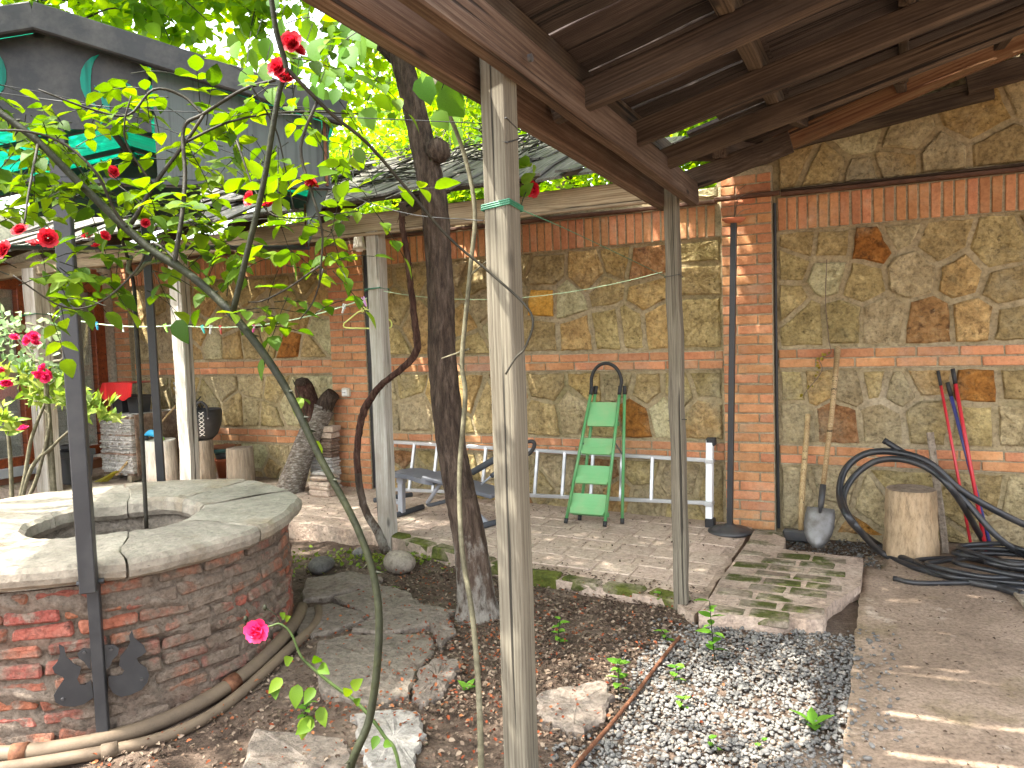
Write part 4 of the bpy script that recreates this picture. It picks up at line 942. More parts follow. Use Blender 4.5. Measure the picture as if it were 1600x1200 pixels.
for y, x0, x1, w, h, mt in ((1.88, -.55, X1, .06, .10, 'rafter'), (2.56, -1.06, X1, .05, .10, 'rafter'), (3.16, -1.02, X1, .055, .10, 'rafter'), (3.66, -1.04, X1, .06, .095, 'rafter'), (4.28, -1.07, -.45, .05, .11, 'rafter')):
    zo = lambda x: roofz(x, y) - .20 + h / 2 - (.05 if y > 4.2 else 0)
    timber('rafter', (x0, y, zo(x0)), (x1, y, zo(x1)), w, h, M[mt], TC, segs=10, j=.005)
a, b = onY(1212, 228, 5.2), onY(1600, 62, 5.2); timber('rafter', a, a + (b - a) * 2.2, .07, .12, M['rafter_orange'], TC, segs=8, roll=.1)
timber('rafter', (-.80, 5.86, 2.84), (.60, 5.86, 3.02), .06, .13, M['rafter'], TC, segs=8, j=.006); timber('rafter', (.45, 5.80, 3.06), (3.2, 5.80, 3.45), .06, .14, M['rafter'], TC, segs=8, j=.006)
timber('beam', (-.80, 4.2, 2.50), (-.78, 5.95, 2.80), .07, .10, M['rafter'], TC, segs=6)
for x in np.arange(-.98, 3.2, .52):
    y = 1.78
    while y < 5.9:
        L = U(1.2, 2.4); y2 = min(y + L, 5.95); timber('batten', (x + U(-.03, .03), y, roofz(x, y) - .055), (x + U(-.03, .03), y2, roofz(x, y2) - .055), U(.04, .06), .09, M['rafter'], TC, segs=4, j=.004); y = y2 + .02
def board(xa, xb, y, w, dy=0.):
    timber('roof_board', (xa, y + w / 2, roofz(xa, y) + .003 + U(0, .012)), (xb, y + w / 2 + dy, roofz(xb, y) + .003 + U(0, .012)), w, .022, M['board'], TC, roll=U(-.05, .05), j=.003, ch=.003, segs=4)
# outer ends beside the beam: rotten, with slits and one hole
cuts = [1.80, 1.93, 2.03, 2.17, 2.33, 2.47, 2.61, 2.715, 2.805, 2.96, 3.115, 3.25, 3.44, 3.67, 3.885, 4.03, 4.19, 4.34, 4.5, 4.64, 4.8, 4.95, 5.1, 5.27, 5.42, 5.6, 5.75, 5.9, 6.08, 6.3]
slit = {2.03: .035, 2.33: .03, 2.715: .02, 2.805: .022, 3.115: .024, 3.25: .02, 3.67: .045, 3.885: .035}
for ya, yb in zip(cuts, cuts[1:]):
    xa = -1.1 + U(-.06, .04)
    if ya == 3.67: xa = -.74
    if ya == 3.885: xa = -.90
    lo = ya + slit.get(ya, -.006) / 2; hi = yb - slit.get(yb, -.006) / 2; board(xa, -.42, lo, hi - lo, -.008 if ya in slit else 0)
y = 1.80
while y < 6.3:
    w = U(.11, .18); x = -.47 + U(-.03, .03)
    while x < X1: x2 = min(x + U(1.0, 2.1), X1 + .2); board(x, x2, y, w, U(-.004, .004)); x = x2 - .03
    y += w - U(.006, .014)
# ------------------------------------------------------------------ house at the left end
random.seed(51)
HX = -8.0
H = thing('house', 'house front with red brown wooden window frames at the wall end', 'house', (HX, 4, 0))
MB().box((HX - .1, 5.90, 1.3), (.2, .22, 2.8)).build('wall', M['plaster'], H)
MB().box((HX - .1, 3.0, 2.72), (.2, 6.0, .5)).build('wall', M['plaster'], H)
MB().box((HX - .1, 1.2, 1.2), (.2, 2.4, 2.6)).build('wall', M['plaster'], H)
MB().box((HX - .12, 4.1, .16), (.2, 3.4, .32)).build('plinth', M['clay_brown'], H)
MB().cbox((HX + .02, 3.9, .35), (.14, 2.6, .10), .006).build('sill', M['sill'], H)
win = [(2.45, 3.7), (3.7, 4.97), (4.97, 5.80)]
for a, b in win:
    f = MB()
    z0, z1 = .40, 2.42
    for yy in (a + .04, b - .06): f.cbox((HX + .02, yy, (z0 + z1) / 2), (.09, .10 if yy < b - .07 else .13, z1 - z0), .008)
    for zz, hh in ((z1 - .10, .26), (z0 + .04, .10)): f.cbox((HX + .021, (a + b) / 2, zz), (.084, b - a - .1, hh), .008)
    fo = f.build('window', M['redwood'], H)
    MB().box((HX, (a + b) / 2, (z0 + z1) / 2), (.008, b - a - .15, z1 - z0 - .2)).build('pane', M['glass'], fo)
MB().box((HX - 3.0, 4, 1.3), (.1, 8, 3)).build('room_wall', M['interior'], H); MB().box((HX - 1.6, 4, .1), (3, 8, .1)).build('room_floor', M['interior'], H)
MB().box((HX - 1.6, 6.1, 1.3), (3, .1, 3)).build('room_wall', M['interior'], H); MB().box((HX - 1.6, 4, 2.75), (3, 8, .1)).build('room_ceiling', M['interior'], H)
MB().plate([(HX + .45, 0, 2.62), (HX + .45, 4.3, 2.62), (HX - 3.2, 4.3, 3.6), (HX - 3.2, 0, 3.6)], (.25, 0, 1), .06).build('roof', M['slate_pale'], H)
# ------------------------------------------------------------------ things standing along the wall
random.seed(61)
V3 = Vector
def rod(p0, p1, r, mat, name, parent, n=10, r2=None): return MB().tube([p0, (V3(p0) + V3(p1)) / 2, p1], [r, r2 or r], n).build(name, mat, parent, True)
def bar(p0, p1, w, h, mat, name, parent, ch=.003, roll=0.): 
    L = (V3(p1) - V3(p0)).length; return MB().cbox((L / 2, 0, 0), (L, w, h), ch).build(name, mat, parent, M=frame(p0, p1, roll))
# aluminium ladder lying on its side
t = thing('aluminium_ladder', 'long aluminium ladder lying on its side against the wall', 'ladder', (-2.7, 5.88, .1))
a0, a1, b0, b1 = V3((-4.19, 5.88, .605)), V3((-1.22, 5.86, .555)), V3((-4.21, 5.80, .175)), V3((-1.225, 5.80, .24))
bar(a0, a1, .022, .03, M['alu'], 'side_rail', t); bar(b0, b1, .022, .03, M['alu'], 'side_rail', t)
for k in range(12):
    f = (k + .12) / 11.9; p, q = b0.lerp(b1, f), a0.lerp(a1, f); q = q + V3((.012 * (6 - k) / 6, 0, 0)); bar(p, q, .026, .026, M['alu'], 'rung', t)
bar((-1.225, 5.80, .075), (-1.222, 5.86, .715), .05, .062, M['white_bar'], 'stabiliser_bar', t)
MB().cbox((-1.218, 5.80, .09), (.072, .066, .075), .008).build('rubber_foot', M['rubber'], t); MB().cbox((-1.214, 5.86, .70), (.072, .066, .06), .008).build('rubber_foot', M['rubber'], t)
for z, y in ((.555, 5.835), (.24, 5.785)): MB().cbox((-1.222, y, z), (.07, .07, .028), .004).build('clamp', M['alu'], t)
# green step ladder
t = thing('step_ladder', 'green folding step ladder with black hoop handle before the wall', 'step ladder', (-2.05, 5.6, .07))
zf = zt(-2)
fl0, fl1 = V3((-2.265, 5.47, zf)), V3((-2.12, 5.74, 1.10)); fr0, fr1 = V3((-1.945, 5.47, zf)), V3((-1.885, 5.74, 1.10))
rl0, rl1 = V3((-2.20, 5.60, zf)), V3((-2.098, 5.775, 1.10)); rr0, rr1 = V3((-1.848, 5.60, zf)), V3((-1.858, 5.775, 1.10))
for a, b in ((fl0, fl1), (fr0, fr1), (rl0, rl1), (rr0, rr1)):
    lg = rod(a, b, .0125, M['green_paint'], 'leg', t); rod(a, a.lerp(b, .04), .0155, M['rubber'], 'rubber_foot', lg); rod(a.lerp(b, .965), a.lerp(b, 1.03), .016, M['rubber'], 'leg_cap', lg)
hp = []
for s in np.linspace(0, PI, 15): c = fl1.lerp(fr1, .5); hp.append(c + V3((-.125 * math.cos(s), .02, .06 + .15 * math.sin(s) + .0)))
hp = [fl1] + hp + [fr1]; MB().tube(smooth_path(hp, 3), .0135, 10).build('hoop_handle', M['rubber'], t, True)
for k, (f, dp) in enumerate(((.13, .17), (.345, .155), (.555, .14), (.80, .20))):
    L, R = fl0.lerp(fl1, f), fr0.lerp(fr1, f); c = (L + R) / 2; w = (R - L).length - .02
    tilt = math.radians(52 if k < 3 else 62); n = 6; vs_ = []; x = (R - L).normalized(); dn = V3((0, -math.cos(tilt), -math.sin(tilt))); nn = x.cross(dn).normalized()
    fs = []
    for lay in (0, -.018):
        for i in range(n + 1):
            v = i / n; ww = w * (1 - (.08 if i == n else .02 if i == n - 1 else 0))
            for s in (-.5, .5): vs_.append(c + x * ww * s + dn * (dp * (v - .45)) + nn * (lay + .012 * math.sin(PI * v)) + V3((0, .03, .02)))
    m = 2 * (n + 1)
    for i in range(n): fs += [(2*i, 2*i+1, 2*i+3, 2*i+2), (m+2*i+2, m+2*i+3, m+2*i+1, m+2*i), (2*i, 2*i+2, m+2*i+2, m+2*i), (2*i+1, m+2*i+1, m+2*i+3, 2*i+3)]
    fs += [(0, m, m+1, 1), (2*n, 2*n+1, m+2*n+1, m+2*n)]
    tr = MB().add(vs_, fs).build('tread', M['green_step'], t)
    if k in (0, 3): bar(L + V3((.01, .05, -.06)), R + V3((0, .05, -.06)), .02, .035, M['green_paint'], 'brace', t)
    if k == 3:
        for q in range(9):
            v = .12 + q * .085; p = c + dn * (dp * (v - .45)) + nn * .013 + V3((0, .03, .02)); bar(p - x * w * .42, p + x * w * .42, .004, .004, M['green_paint'], 'grip_rib', tr, .001)
for (a, b), (c, d) in (((fl0, fl1), (rl0, rl1)), ((fr0, fr1), (rr0, rr1))): bar(a.lerp(b, .62), c.lerp(d, .5), .004, .012, M['iron'], 'spreader', t, .001)
# exercise bench
t = thing('exercise_bench', 'grey folding exercise bench with foam rollers behind the trunk', 'bench', (-3.1, 5.2, .1))
B = lambda x, y, Y=5.15: onY(x, y, Y)
zb = zt(-3.4)
mb = MB(); vs_ = []; n = 8
c0, c1 = V3((-3.66, 0, .475)), V3((-3.19, 0, .475))
for lay in (0, -.035):
    for i in range(n + 1):
        v = i / n; p = c0.lerp(c1, v); z = p.z + .02 * math.sin(PI * min(1, v * 1.3)) - .03 * v * v
        for yy in (5.02, 5.29): vs_.append((p.x + .02 * (yy > 5.1), yy + (.02 if i in (0, n) and yy < 5.1 else 0), z + lay))
m = 2 * (n + 1); fs = []
for i in range(n): fs += [(2*i, 2*i+1, 2*i+3, 2*i+2), (m+2*i+2, m+2*i+3, m+2*i+1, m+2*i), (2*i, 2*i+2, m+2*i+2, m+2*i), (2*i+1, m+2*i+1, m+2*i+3, 2*i+3)]
fs += [(0, m, m+1, 1), (2*n, 2*n+1, m+2*n+1, m+2*n)]
mb.add(vs_, fs).build('seat_pad', M['bench_pad'], t)
bar((-3.56, 5.15, .46), (-3.57, 5.15, zb + .03), .045, .05, M['bench_grey'], 'upright', t); bar((-3.555, 5.15, .46), (-3.56, 5.15, .39), .06, .064, M['bench_grey'], 'upright_sleeve', t)
ft = rod((-3.60, 4.93, zb + .022), (-3.54, 5.42, zb + .022), .022, M['foam'], 'foot_bar', t)
bar((-3.56, 5.16, zb + .10), (-3.90, 5.30, zb + .12), .035, .03, M['bench_grey'], 'cross_tube', t); rod((-3.88, 5.2, zb + .10), (-3.7, 5.5, zb + .10), .02, M['foam'], 'roller', t)
bar(B(672, 742), B(780, 772), .26, .032, M['bench_pad'], 'back_pad', t, .008)
rod(B(690, 752), B(668, 786), .016, M['bench_grey'], 'folding_leg', t); MB().tube(smooth_path([B(668, 786), B(672, 789), B(700, 782), B(725, 772)], 4), .016, 10).build('folding_leg', M['foam'], t, True)
rod(B(738, 738), B(812, 695), .026, M['foam'], 'arm_tube', t); MB().tube(smooth_path([B(800, 702), B(826, 690), B(835, 693), B(832, 703), B(822, 712), B(800, 722)], 5), .015, 10).build('handle_loop', M['rubber'], t, True)
rod(B(752, 757), B(772, 740), .008, M['bench_grey'], 'lock_pin', t); rod(B(768, 744), B(776, 737), .018, M['foam'], 'knob', t)
bar(B(700, 760), B(766, 822), .03, .03, M['bench_grey'], 'rear_leg', t)
q = B(766, 822); zb2 = zt(q.x); rod((q.x - .06, 4.92, zb2 + .022), (q.x + .1, 5.38, zb2 + .022), .022, M['foam'], 'foot_bar', t)
# black prop post with round base and a clay dish on top
q = V3((-1.055, 5.70, zt(-1.05))); t = thing('prop_post', 'black metal post on round base with clay dish on top', 'post', q)
MB().lathe([(.158, .0), (.16, .012), (.13, .03), (.05, .045), (.035, .06)], 28, Matrix.Translation(q)).build('round_base', M['iron'], t, True)
bar(q + V3((0, 0, .05)), (-1.0, 5.74, 2.31), .042, .042, M['steel_black'], 'upright', t)
d = V3((-1.0, 5.74, 2.305)); MB().lathe([(.02, 0), (.055, .005), (.085, .03), (.08, .034), (.05, .014), (.01, .012)], 20, Matrix.Translation(d)).build('clay_dish', M['clay'], t, True)
mb = MB()
for k in range(5): mb.tube(smooth_path([d + V3((0, 0, .02)), d + V3((U(.0, .06), U(-.03, .03), .08 + .03 * k)), d + V3((U(.04, .14), U(-.05, .05), .10 + .04 * k))], 4), .0025, 4)
mb.build('dry_stalks', M['dry'], t)
# spade
p0, p1 = V3((-.415, 5.62, .40)), V3((-.325, 5.935, 1.395)); t = thing('spade', 'round point spade with wooden handle leaning on the wall', 'spade', (-.42, 5.6, .03))
MB().tube([p0, p0.lerp(p1, .5) + V3((.006, 0, 0)), p1], [.017, .018, .02], 10).build('handle', M['handle'], t, True)
dn = (p0 - p1).normalized(); MB().tube([p0 - dn * .06, p0 + dn * .06, p0 + dn * .14], [.021, .022, .014], 10).build('socket', M['iron'], t, True)
x = V3((1, .0, -.05)).normalized(); nn = x.cross(dn).normalized(); c = p0 + dn * .10
rows = [(0, .088), (.05, .096), (.12, .098), (.18, .088), (.235, .062), (.275, .02)]; vs_ = []; fs = []; k = 7
for lay in (0, .004):
    for v, w in rows:
        for s in np.linspace(-1, 1, k): vs_.append(c + dn * v + x * w * s + nn * (.022 * s * s - .012 + lay - .02 * (v / .3) ** 2))
m = len(rows) * k
for L in (0, m):
    for i in range(len(rows) - 1):
        for q in range(k - 1): a = L + i*k+q; fs.append((a, a+1, a+k+1, a+k))
for i in range(len(rows) - 1): fs += [(i*k, (i+1)*k, m+(i+1)*k, m+i*k), (i*k+k-1, m+i*k+k-1, m+(i+1)*k+k-1, (i+1)*k+k-1)]
for q in range(k - 1): fs += [(q, m+q, m+q+1, q+1), ((len(rows)-1)*k+q, (len(rows)-1)*k+q+1, m+(len(rows)-1)*k+q+1, m+(len(rows)-1)*k+q)]
MB().add(vs_, fs).build('blade', M['spade'], t, True)
# sledge hammer / mattock with wooden handle
t = thing('sledgehammer', 'rough wooden handled sledgehammer standing head down by the wall', 'hammer', (-.57, 5.85, .02))
MB().tube(smooth_path([(-.575, 5.80, .06), (-.565, 5.83, .35), (-.55, 5.88, .6), (-.53, 5.94, .91)], 4), [.022, .027, .025, .023], 8, squash=.8).build('handle', M['handle'], t, True)
MB().cbox((-.59, 5.80, .045), (.21, .07, .085), .012, Matrix.Identity(4)).build('head', M['iron'], t)
# log
q = V3((.125, 5.56, .03)); t = thing('chopping_log', 'thick debarked upright log with pale wood beside black hoses', 'log', q)
prof = [(.166, 0), (.163, .05), (.158, .15), (.152, .26), (.15, .36), (.15, .43), (.146, .446)]
prof = [(r * (1 + U(-.018, .018)), z) for r, z in [(float(np.interp(z, [0, .15, .36, .446], [.167, .157, .15, .147])), z) for z in np.linspace(0, .446, 14)]]
MB().lathe(prof, 40, Matrix.Translation(q), jit=.045).build('trunk', M['log_bare'], t, True)
MB().lathe([(.145, .446), (.1, .449), (.01, .45)], 40, Matrix.Translation(q), jit=.03).build('cut_face', M['endgrain'], t)
# red and blue poles
for k, (px, py, bx, by, mt, lab, r) in enumerate(((1466, 582, .485, 5.72, 'red_pole', 'thin red pole with black tip leaning left of the blue pole', .0095), (1489, 579, .565, 5.74, 'red_pole', 'thicker red pole with black cap leaning right of the blue pole', .0125), (1481, 600, .60, 5.80, 'blue_pole', 'dark blue pole leaning between the two red poles', .012))):
    tp = onY(px, py, 5.94); bs = V3((bx, by, .035)); t = thing('broom_pole', lab, 'pole', bs)
    rod(bs, tp, r, M[mt], 'shaft', t); rod(tp.lerp(bs, .075), tp + (tp - bs).normalized() * .012, r * 1.15, M['rubber'], 'grip_cap', t)
# boards
t = timber('leaning_board', (.25, 5.90, .80), (.33, 5.70, .03), .045, .025, M['log_grey'], None, j=.002); tag(t, 'narrow weathered board leaning on the wall behind the log', 'board')
t = timber('plank', (.62, 5.30, .045), (.72, 4.30, .048), .10, .022, M['log_grey'], None, j=.002); tag(t, 'short flat grey plank lying on the concrete near the hoses', 'plank')
# ------------------------------------------------------------------ black hoses
def hose(name, label, pts, r, mat='hose', k=6):
    t = thing(name, label, 'hose', pts[0]); MB().tube(smooth_path(pts, k), r, 10).build('hose_run', M[mat], t, True)
    for p, q in ((pts[0], pts[1]), (pts[-1], pts[-2])):
        p, q = V3(p), V3(q); d = (q - p).normalized(); MB().tube([p - d * .002, p + d * .02], r + .0015, 12).build('hose_end', M['rubber'], t, True)
    return t
h = lambda x, y, Y: onY(x, y, Y)
f = lambda x, y, z=.05: onz(x, y, z)
hose('thick_hose', 'outer thick black hose arching in a hoop left of the log', [f(1600, 930, .05), f(1520, 905, .05), f(1430, 880, .06), f(1370, 850, .06), h(1330, 815, 5.1), h(1312, 775, 5.3), h(1320, 735, 5.45), h(1350, 710, 5.5), h(1395, 706, 5.5), h(1450, 722, 5.45), h(1500, 765, 5.45), h(1560, 800, 5.5), h(1620, 828, 5.6), h(1720, 870, 5.7)], .022)
hose('thick_hose', 'inner thick black hose arching below the outer hoop', [f(1640, 925, .05), f(1545, 915, .05), f(1440, 890, .05), f(1380, 865, .05), h(1340, 825, 5.12), h(1318, 785, 5.28), h(1330, 750, 5.4), h(1365, 722, 5.45), h(1410, 718, 5.42), h(1455, 735, 5.38), h(1495, 775, 5.35), f(1540, 850, .08), f(1570, 880, .06), f(1640, 890, .05)], .020)
hose('hose_stub', 'straight black hose end sticking up past the arching hoops', [h(1381, 688, 5.52), h(1420, 712, 5.5), h(1460, 738, 5.46), h(1510, 785, 5.44), h(1560, 840, 5.40), f(1620, 880, .06)], .019)
pts = []
for k in range(52):
    a = k * .62; rr = (.33 + .09 * math.sin(k * 1.7), .22 + .06 * math.sin(k * 2.3)); pts.append((.50 + .012 * k * .5 + rr[0] * math.cos(a) + U(-.03, .03), 5.24 + rr[1] * math.sin(a) + U(-.03, .03), .045 + .0028 * k + U(0, .01)))
hose('coiled_hose', 'tangled thin black hose heaped in loose coils on the concrete', [(.02, 4.98, .045), (.2, 4.95, .045)] + pts + [(1.2, 5.3, .08)], .0145, k=4)
# ------------------------------------------------------------------ things at the left end of the wall
zl = lambda x: zt(x)
# stack of ridged tiles
x0, y0 = -7.33, 5.22; zz = zl(-7.1) + .06; ST = thing('shingle_stack', 'square stack of ridged pale roof tiles beside the window', 'tile stack', (x0, y0, zz))
timber('bearer', (x0 + .06, y0 - .01, zz - .03), (x0 + .06, y0 + .60, zz - .03), .06, .06, M['log_grey'], ST); timber('bearer', (x0 + .42, y0 - .01, zz - .03), (x0 + .42, y0 + .60, zz - .03), .06, .06, M['log_grey'], ST)
z = zz; k = 0
while z < .88:
    hh = U(.014, .024); w = .47 + U(-.015, .015); pale = True
    mb = MB(); mb.cbox((x0 + .235 + U(-.008, .008), y0 + .3, z + hh / 2), (w, .6 + U(-.02, .02), hh), .003, j=.003); til = mb.build('roof_tile', M['slate_pale' if k % 9 else 'slate_brown'], ST)
    if k % 2 == 0:
        nb = MB()
        for q in range(random.randint(4, 7)): nb.cbox((x0 + .03 + U(0, .41), y0 - .002, z + hh * U(.2, .9)), (U(.02, .06), .03, hh * .9), .003)
        tag(nb.build('tile_nibs', M['slate_pale'], til), kind='stuff')
    z += hh + .001; k += 1
sd = MB(); sd.box((x0 + .487, y0 + .3, (zz + .88) / 2), (.012, .52, .62)); sd.build('side_boards', M['slate_brown'], ST)
topz_ = z
# planters and red tray on the stack
for k, (px, lab) in enumerate(((200, 'black plastic flower trough on the tile stack beneath the red tray, left one'), (232, 'black plastic flower trough on the tile stack beneath the red tray, right one'))):
    q = V3((x0 + .10 + k * .24, y0 + .22, topz_)); t = thing('flower_trough', lab.replace(', left one', ', nearer the window').replace(', right one', ', nearer the wall'), 'planter', q)
    MB().lathe([(.085, 0), (.10, .14), (.108, .145), (.108, .16), (.098, .16), (.08, .02)], 4, Matrix.Translation(q) @ Matrix.Rotation(PI / 4, 4, 'Z') @ Matrix.Scale(1.15, 4)).build('tub', M['black_plastic'], t)
q = V3((x0 + .22, y0 + .2, topz_ + .18)); t = thing('red_tray', 'bright red plastic tray with scalloped edge upside down on black troughs', 'tray', q)
vs_ = []; fs = []; n = 16
for lay in (0, .01):
    for i in range(n + 1):
        s = i / n; xx = -.25 + .5 * s; zc = .022 * math.cos(s * 4 * PI)
        for yy, zz2 in ((-.17, -.02 + zc), (-.13, .13), (.16, .13)): vs_.append((q.x + xx * (1 if yy < -.15 else .92), q.y + yy, q.z + zz2 + lay))
m = 3 * (n + 1)
for L in (0, m):
    for i in range(n):
        for w in (0, 1): a = L + 3*i + w; fs.append((a, a+3, a+4, a+1))
MB().add(vs_, fs).build('shell', M['red_plastic'], t)
# leaning grey boards
for k in range(3):
    t = timber('grey_plank', (-6.95 + .03 * k, 5.92 - .03 * k, 1.22 - .05 * k), (-6.42 + .05 * k, 5.80 - .04 * k, .62), .12, .018, M['slate_pale'] if k else M['rafter'], None, j=.002)
    tag(t, ['dark plank leaning on the wall behind the grey planks', 'grey plank leaning between a dark plank and another grey plank', 'foremost grey plank leaning on the wall behind the terrace post'][k], 'plank')
def stump(q, r, hgt, mt, label, jit=.03, name='log_stump', lean=(0, 0)):
    t = thing(name, label, 'log', q); L = Matrix.Translation(q) @ Matrix.Rotation(lean[0], 4, 'X') @ Matrix.Rotation(lean[1], 4, 'Y')
    MB().lathe([(r * 1.05, 0), (r, hgt * .3), (r * .97, hgt * .7), (r * .96, hgt - .01), (r * .93, hgt)], 28, L, jit=jit).build('trunk', M[mt], t, True)
    MB().lathe([(r * .92, hgt + .001), (r * .5, hgt + .003), (.005, hgt + .004)], 28, L, jit=jit).build('cut_face', M['endgrain'] if mt != 'log_pale' else M['log_pale'], t); return t
stump(V3((-6.62, 5.35, zl(-6.6))), .17, .43, 'log_pale', 'pale whitewashed log stump beside the tile stack')
stump(V3((-6.17, 5.45, zl(-6.2))), .14, .44, 'log_grey', 'cracked grey log stump carrying the black leather basket', .05)
stump(V3((-5.80, 5.62, zl(-5.8))), .135, .36, 'log_grey', 'plain grey log stump right of the stacked flowerpots', .03)
# basket on stump
q = V3((-6.14, 5.47, zl(-6.2) + .445)); t = thing('leather_basket', 'black leather basket with laced seam and looped handles on a stump', 'basket', q)
MB().lathe([(.10, .0), (.15, .05), (.19, .16), (.20, .27), (.19, .30), (.18, .30), (.17, .2)], 26, Matrix.Translation(q)).build('body', M['leather'], t, True)
dv = (V3((0, 0, q.z)) - q); dv.z = 0; dv.normalize(); sx = V3((-dv.y, dv.x, 0))
MB().tube(smooth_path([q + dv * .2 + sx * .06 + V3((0, 0, .22)), q + dv * .21 + sx * .055 + V3((0, 0, .33)), q + dv * .2 + V3((0, 0, .385)), q + dv * .21 - sx * .055 + V3((0, 0, .33)), q + dv * .2 - sx * .06 + V3((0, 0, .22))], 4), .012, 8).build('handle', M['leather'], t, True)
mb = MB()
for k in range(6):
    z = .05 + k * .04; r = .165 + .035 * min(1, z / .16)
    for s in (-1, 1): mb.tube([q + dv * r + sx * .022 * s + V3((0, 0, z)), q + dv * (r + .012) - sx * .022 * s + V3((0, 0, z + .035))], .0035, 5)
mb.build('lacing', M['white_plastic'], t)
for s in (-1, 1): MB().lathe([(.001, -.008), (.009, 0), (.001, .008)], 8, Matrix.Translation(q + dv * .212 + sx * .06 * s + V3((0, 0, .22)))).build('rivet', M['alu'], t, True)
mb = MB()
for k in range(7): mb.tube(smooth_path([q + V3((U(-.1, .1), U(-.1, .1), .2)), q + V3((U(-.15, .1), U(-.1, .1), .34)), q + V3((U(-.28, -.05), U(-.1, .1), .36 + U(0, .07)))], 4), .006, 5)
mb.build('bundled_cord', M['leather'], t)
# flower pots with saucer
q = V3((-6.21, 5.79, zl(-6.2))); t = thing('terracotta_pot', 'small terracotta flowerpot holding a dark pot and saucers', 'pot', q)
MB().lathe([(.06, 0), (.085, .17), (.095, .17), (.095, .2), (.08, .2)], 22, Matrix.Translation(q)).build('pot', M['clay'], t, True)
q2 = q + V3((0, 0, .19)); t = thing('dark_pot', 'dark plastic pot nested in the terracotta pot', 'pot', q2); MB().lathe([(.07, 0), (.09, .08), (.085, .08)], 22, Matrix.Translation(q2)).build('tub', M['dark_grey_plastic'], t, True)
q3 = q2 + V3((-.02, -.02, .078)); t = thing('plant_saucer', 'teal round saucer under the brown saucer on the pots', 'saucer', q3); MB().lathe([(.11, 0), (.15, .045), (.145, .045), (.10, .012)], 26, Matrix.Translation(q3)).build('dish', M['teal_dish'], t, True)
q4 = q3 + V3((0, 0, .03)); t = thing('plant_saucer', 'brown clay saucer lying in the teal saucer on the pots', 'saucer', q4); MB().lathe([(.11, 0), (.148, .03), (.142, .032), (.02, .025)], 26, Matrix.Translation(q4)).build('dish', M['clay_brown'], t, True)
# hand tool and small blue can on pale stump
q = V3((-6.66, 5.33, zl(-6.6) + .435)); t = thing('blue_sprayer', 'small blue and green garden sprayer lying on the pale stump', 'sprayer', q)
MB().tube(smooth_path([q + V3((-.1, -.04, .03)), q + V3((0, -.03, .07)), q + V3((.09, -.02, .04)), q + V3((.14, -.01, .02))], 4), [.018, .035, .03, .012], 12).build('body', M['pin_blue'], t, True)
MB().tube([q + V3((-.12, -.06, .02)), q + V3((-.02, -.07, .025))], .024, 10).build('nozzle', M['black_plastic'], t, True); MB().tube([q + V3((.08, -.05, .02)), q + V3((.18, -.04, .02))], .016, 8).build('handle', M['pin_green'], t, True)
# broom
t = thing('old_broom', 'old broom with pale stick leaning by the tile stack', 'broom', (-6.95, 5.1, .2))
rod((-6.99, 5.12, zl(-7) + .08), (-6.66, 5.62, .95), .012, M['handle'], 'stick', t)
mb = MB(); b0 = V3((-6.985, 5.13, zl(-7) + .12))
for k in range(40): mb.tube([b0 + V3((U(-.03, .03), U(-.02, .02), 0)), b0 + V3((-.12 + U(-.1, .03), -.05 + U(-.05, .05), -.10))], .004, 4)
mb.build('bristles', M['twig_y'], t)
# black plant pot and dish by window
q = V3((-7.45, 4.98, zl(-7.4))); t = thing('black_planter', 'square black planter pot standing before the window', 'planter', q)
MB().lathe([(.155, 0), (.19, .26), (.215, .27), (.215, .33), (.2, .33), (.17, .05)], 4, Matrix.Translation(q) @ Matrix.Rotation(PI / 4 + .2, 4, 'Z')).build('tub', M['dark_grey_plastic'], t)
MB().lathe([(.185, .28), (.05, .30), (.005, .30)], 4, Matrix.Translation(q) @ Matrix.Rotation(PI / 4 + .2, 4, 'Z')).build('soil', M['soil'], t)
q = q + V3((.02, -.02, .30)); t = thing('small_bowl', 'small dark bowl resting in the black planter', 'bowl', q); MB().lathe([(.05, 0), (.085, .04), (.09, .09), (.08, .09), (.05, .02)], 18, Matrix.Translation(q)).build('bowl', M['black_plastic'], t, True)
# silver barked forked trunk
t = thing('forked_trunk', 'cut forked trunk with silvery bark leaning on the wall', 'log', (-5.1, 5.5, zl(-5)))
b, m1, tp = V3((-5.08, 5.50, zl(-5) - .01)), V3((-4.97, 5.66, .62)), V3((-4.885, 5.80, .92))
MB().tube(smooth_path([b, b.lerp(m1, .5) + V3((-.01, 0, 0)), m1, tp], 6), [.135, .12, .11, .11, .12], 20).build('trunk', M['silver_bark'], t, True)
MB().tube(smooth_path([m1.lerp(tp, .3), (-4.98, 5.72, .95), (-5.04, 5.74, 1.10), (-5.06, 5.75, 1.16)], 5), [.10, .10, .095, .08], 16).build('limb', M['vine'], t, True)
MB().tube(smooth_path([m1.lerp(tp, .5), (-4.83, 5.80, .98), (-4.76, 5.82, 1.06)], 5), [.10, .085, .07], 14).build('limb', M['bark'], t, True)
MB().lathe([(.001, -.02), (.075, -.005), (.085, .02), (.055, .06), (.001, .075)], 14, Matrix.Translation((-5.05, 5.72, 1.15)), jit=.12).build('knot', M['bark'], t, True)
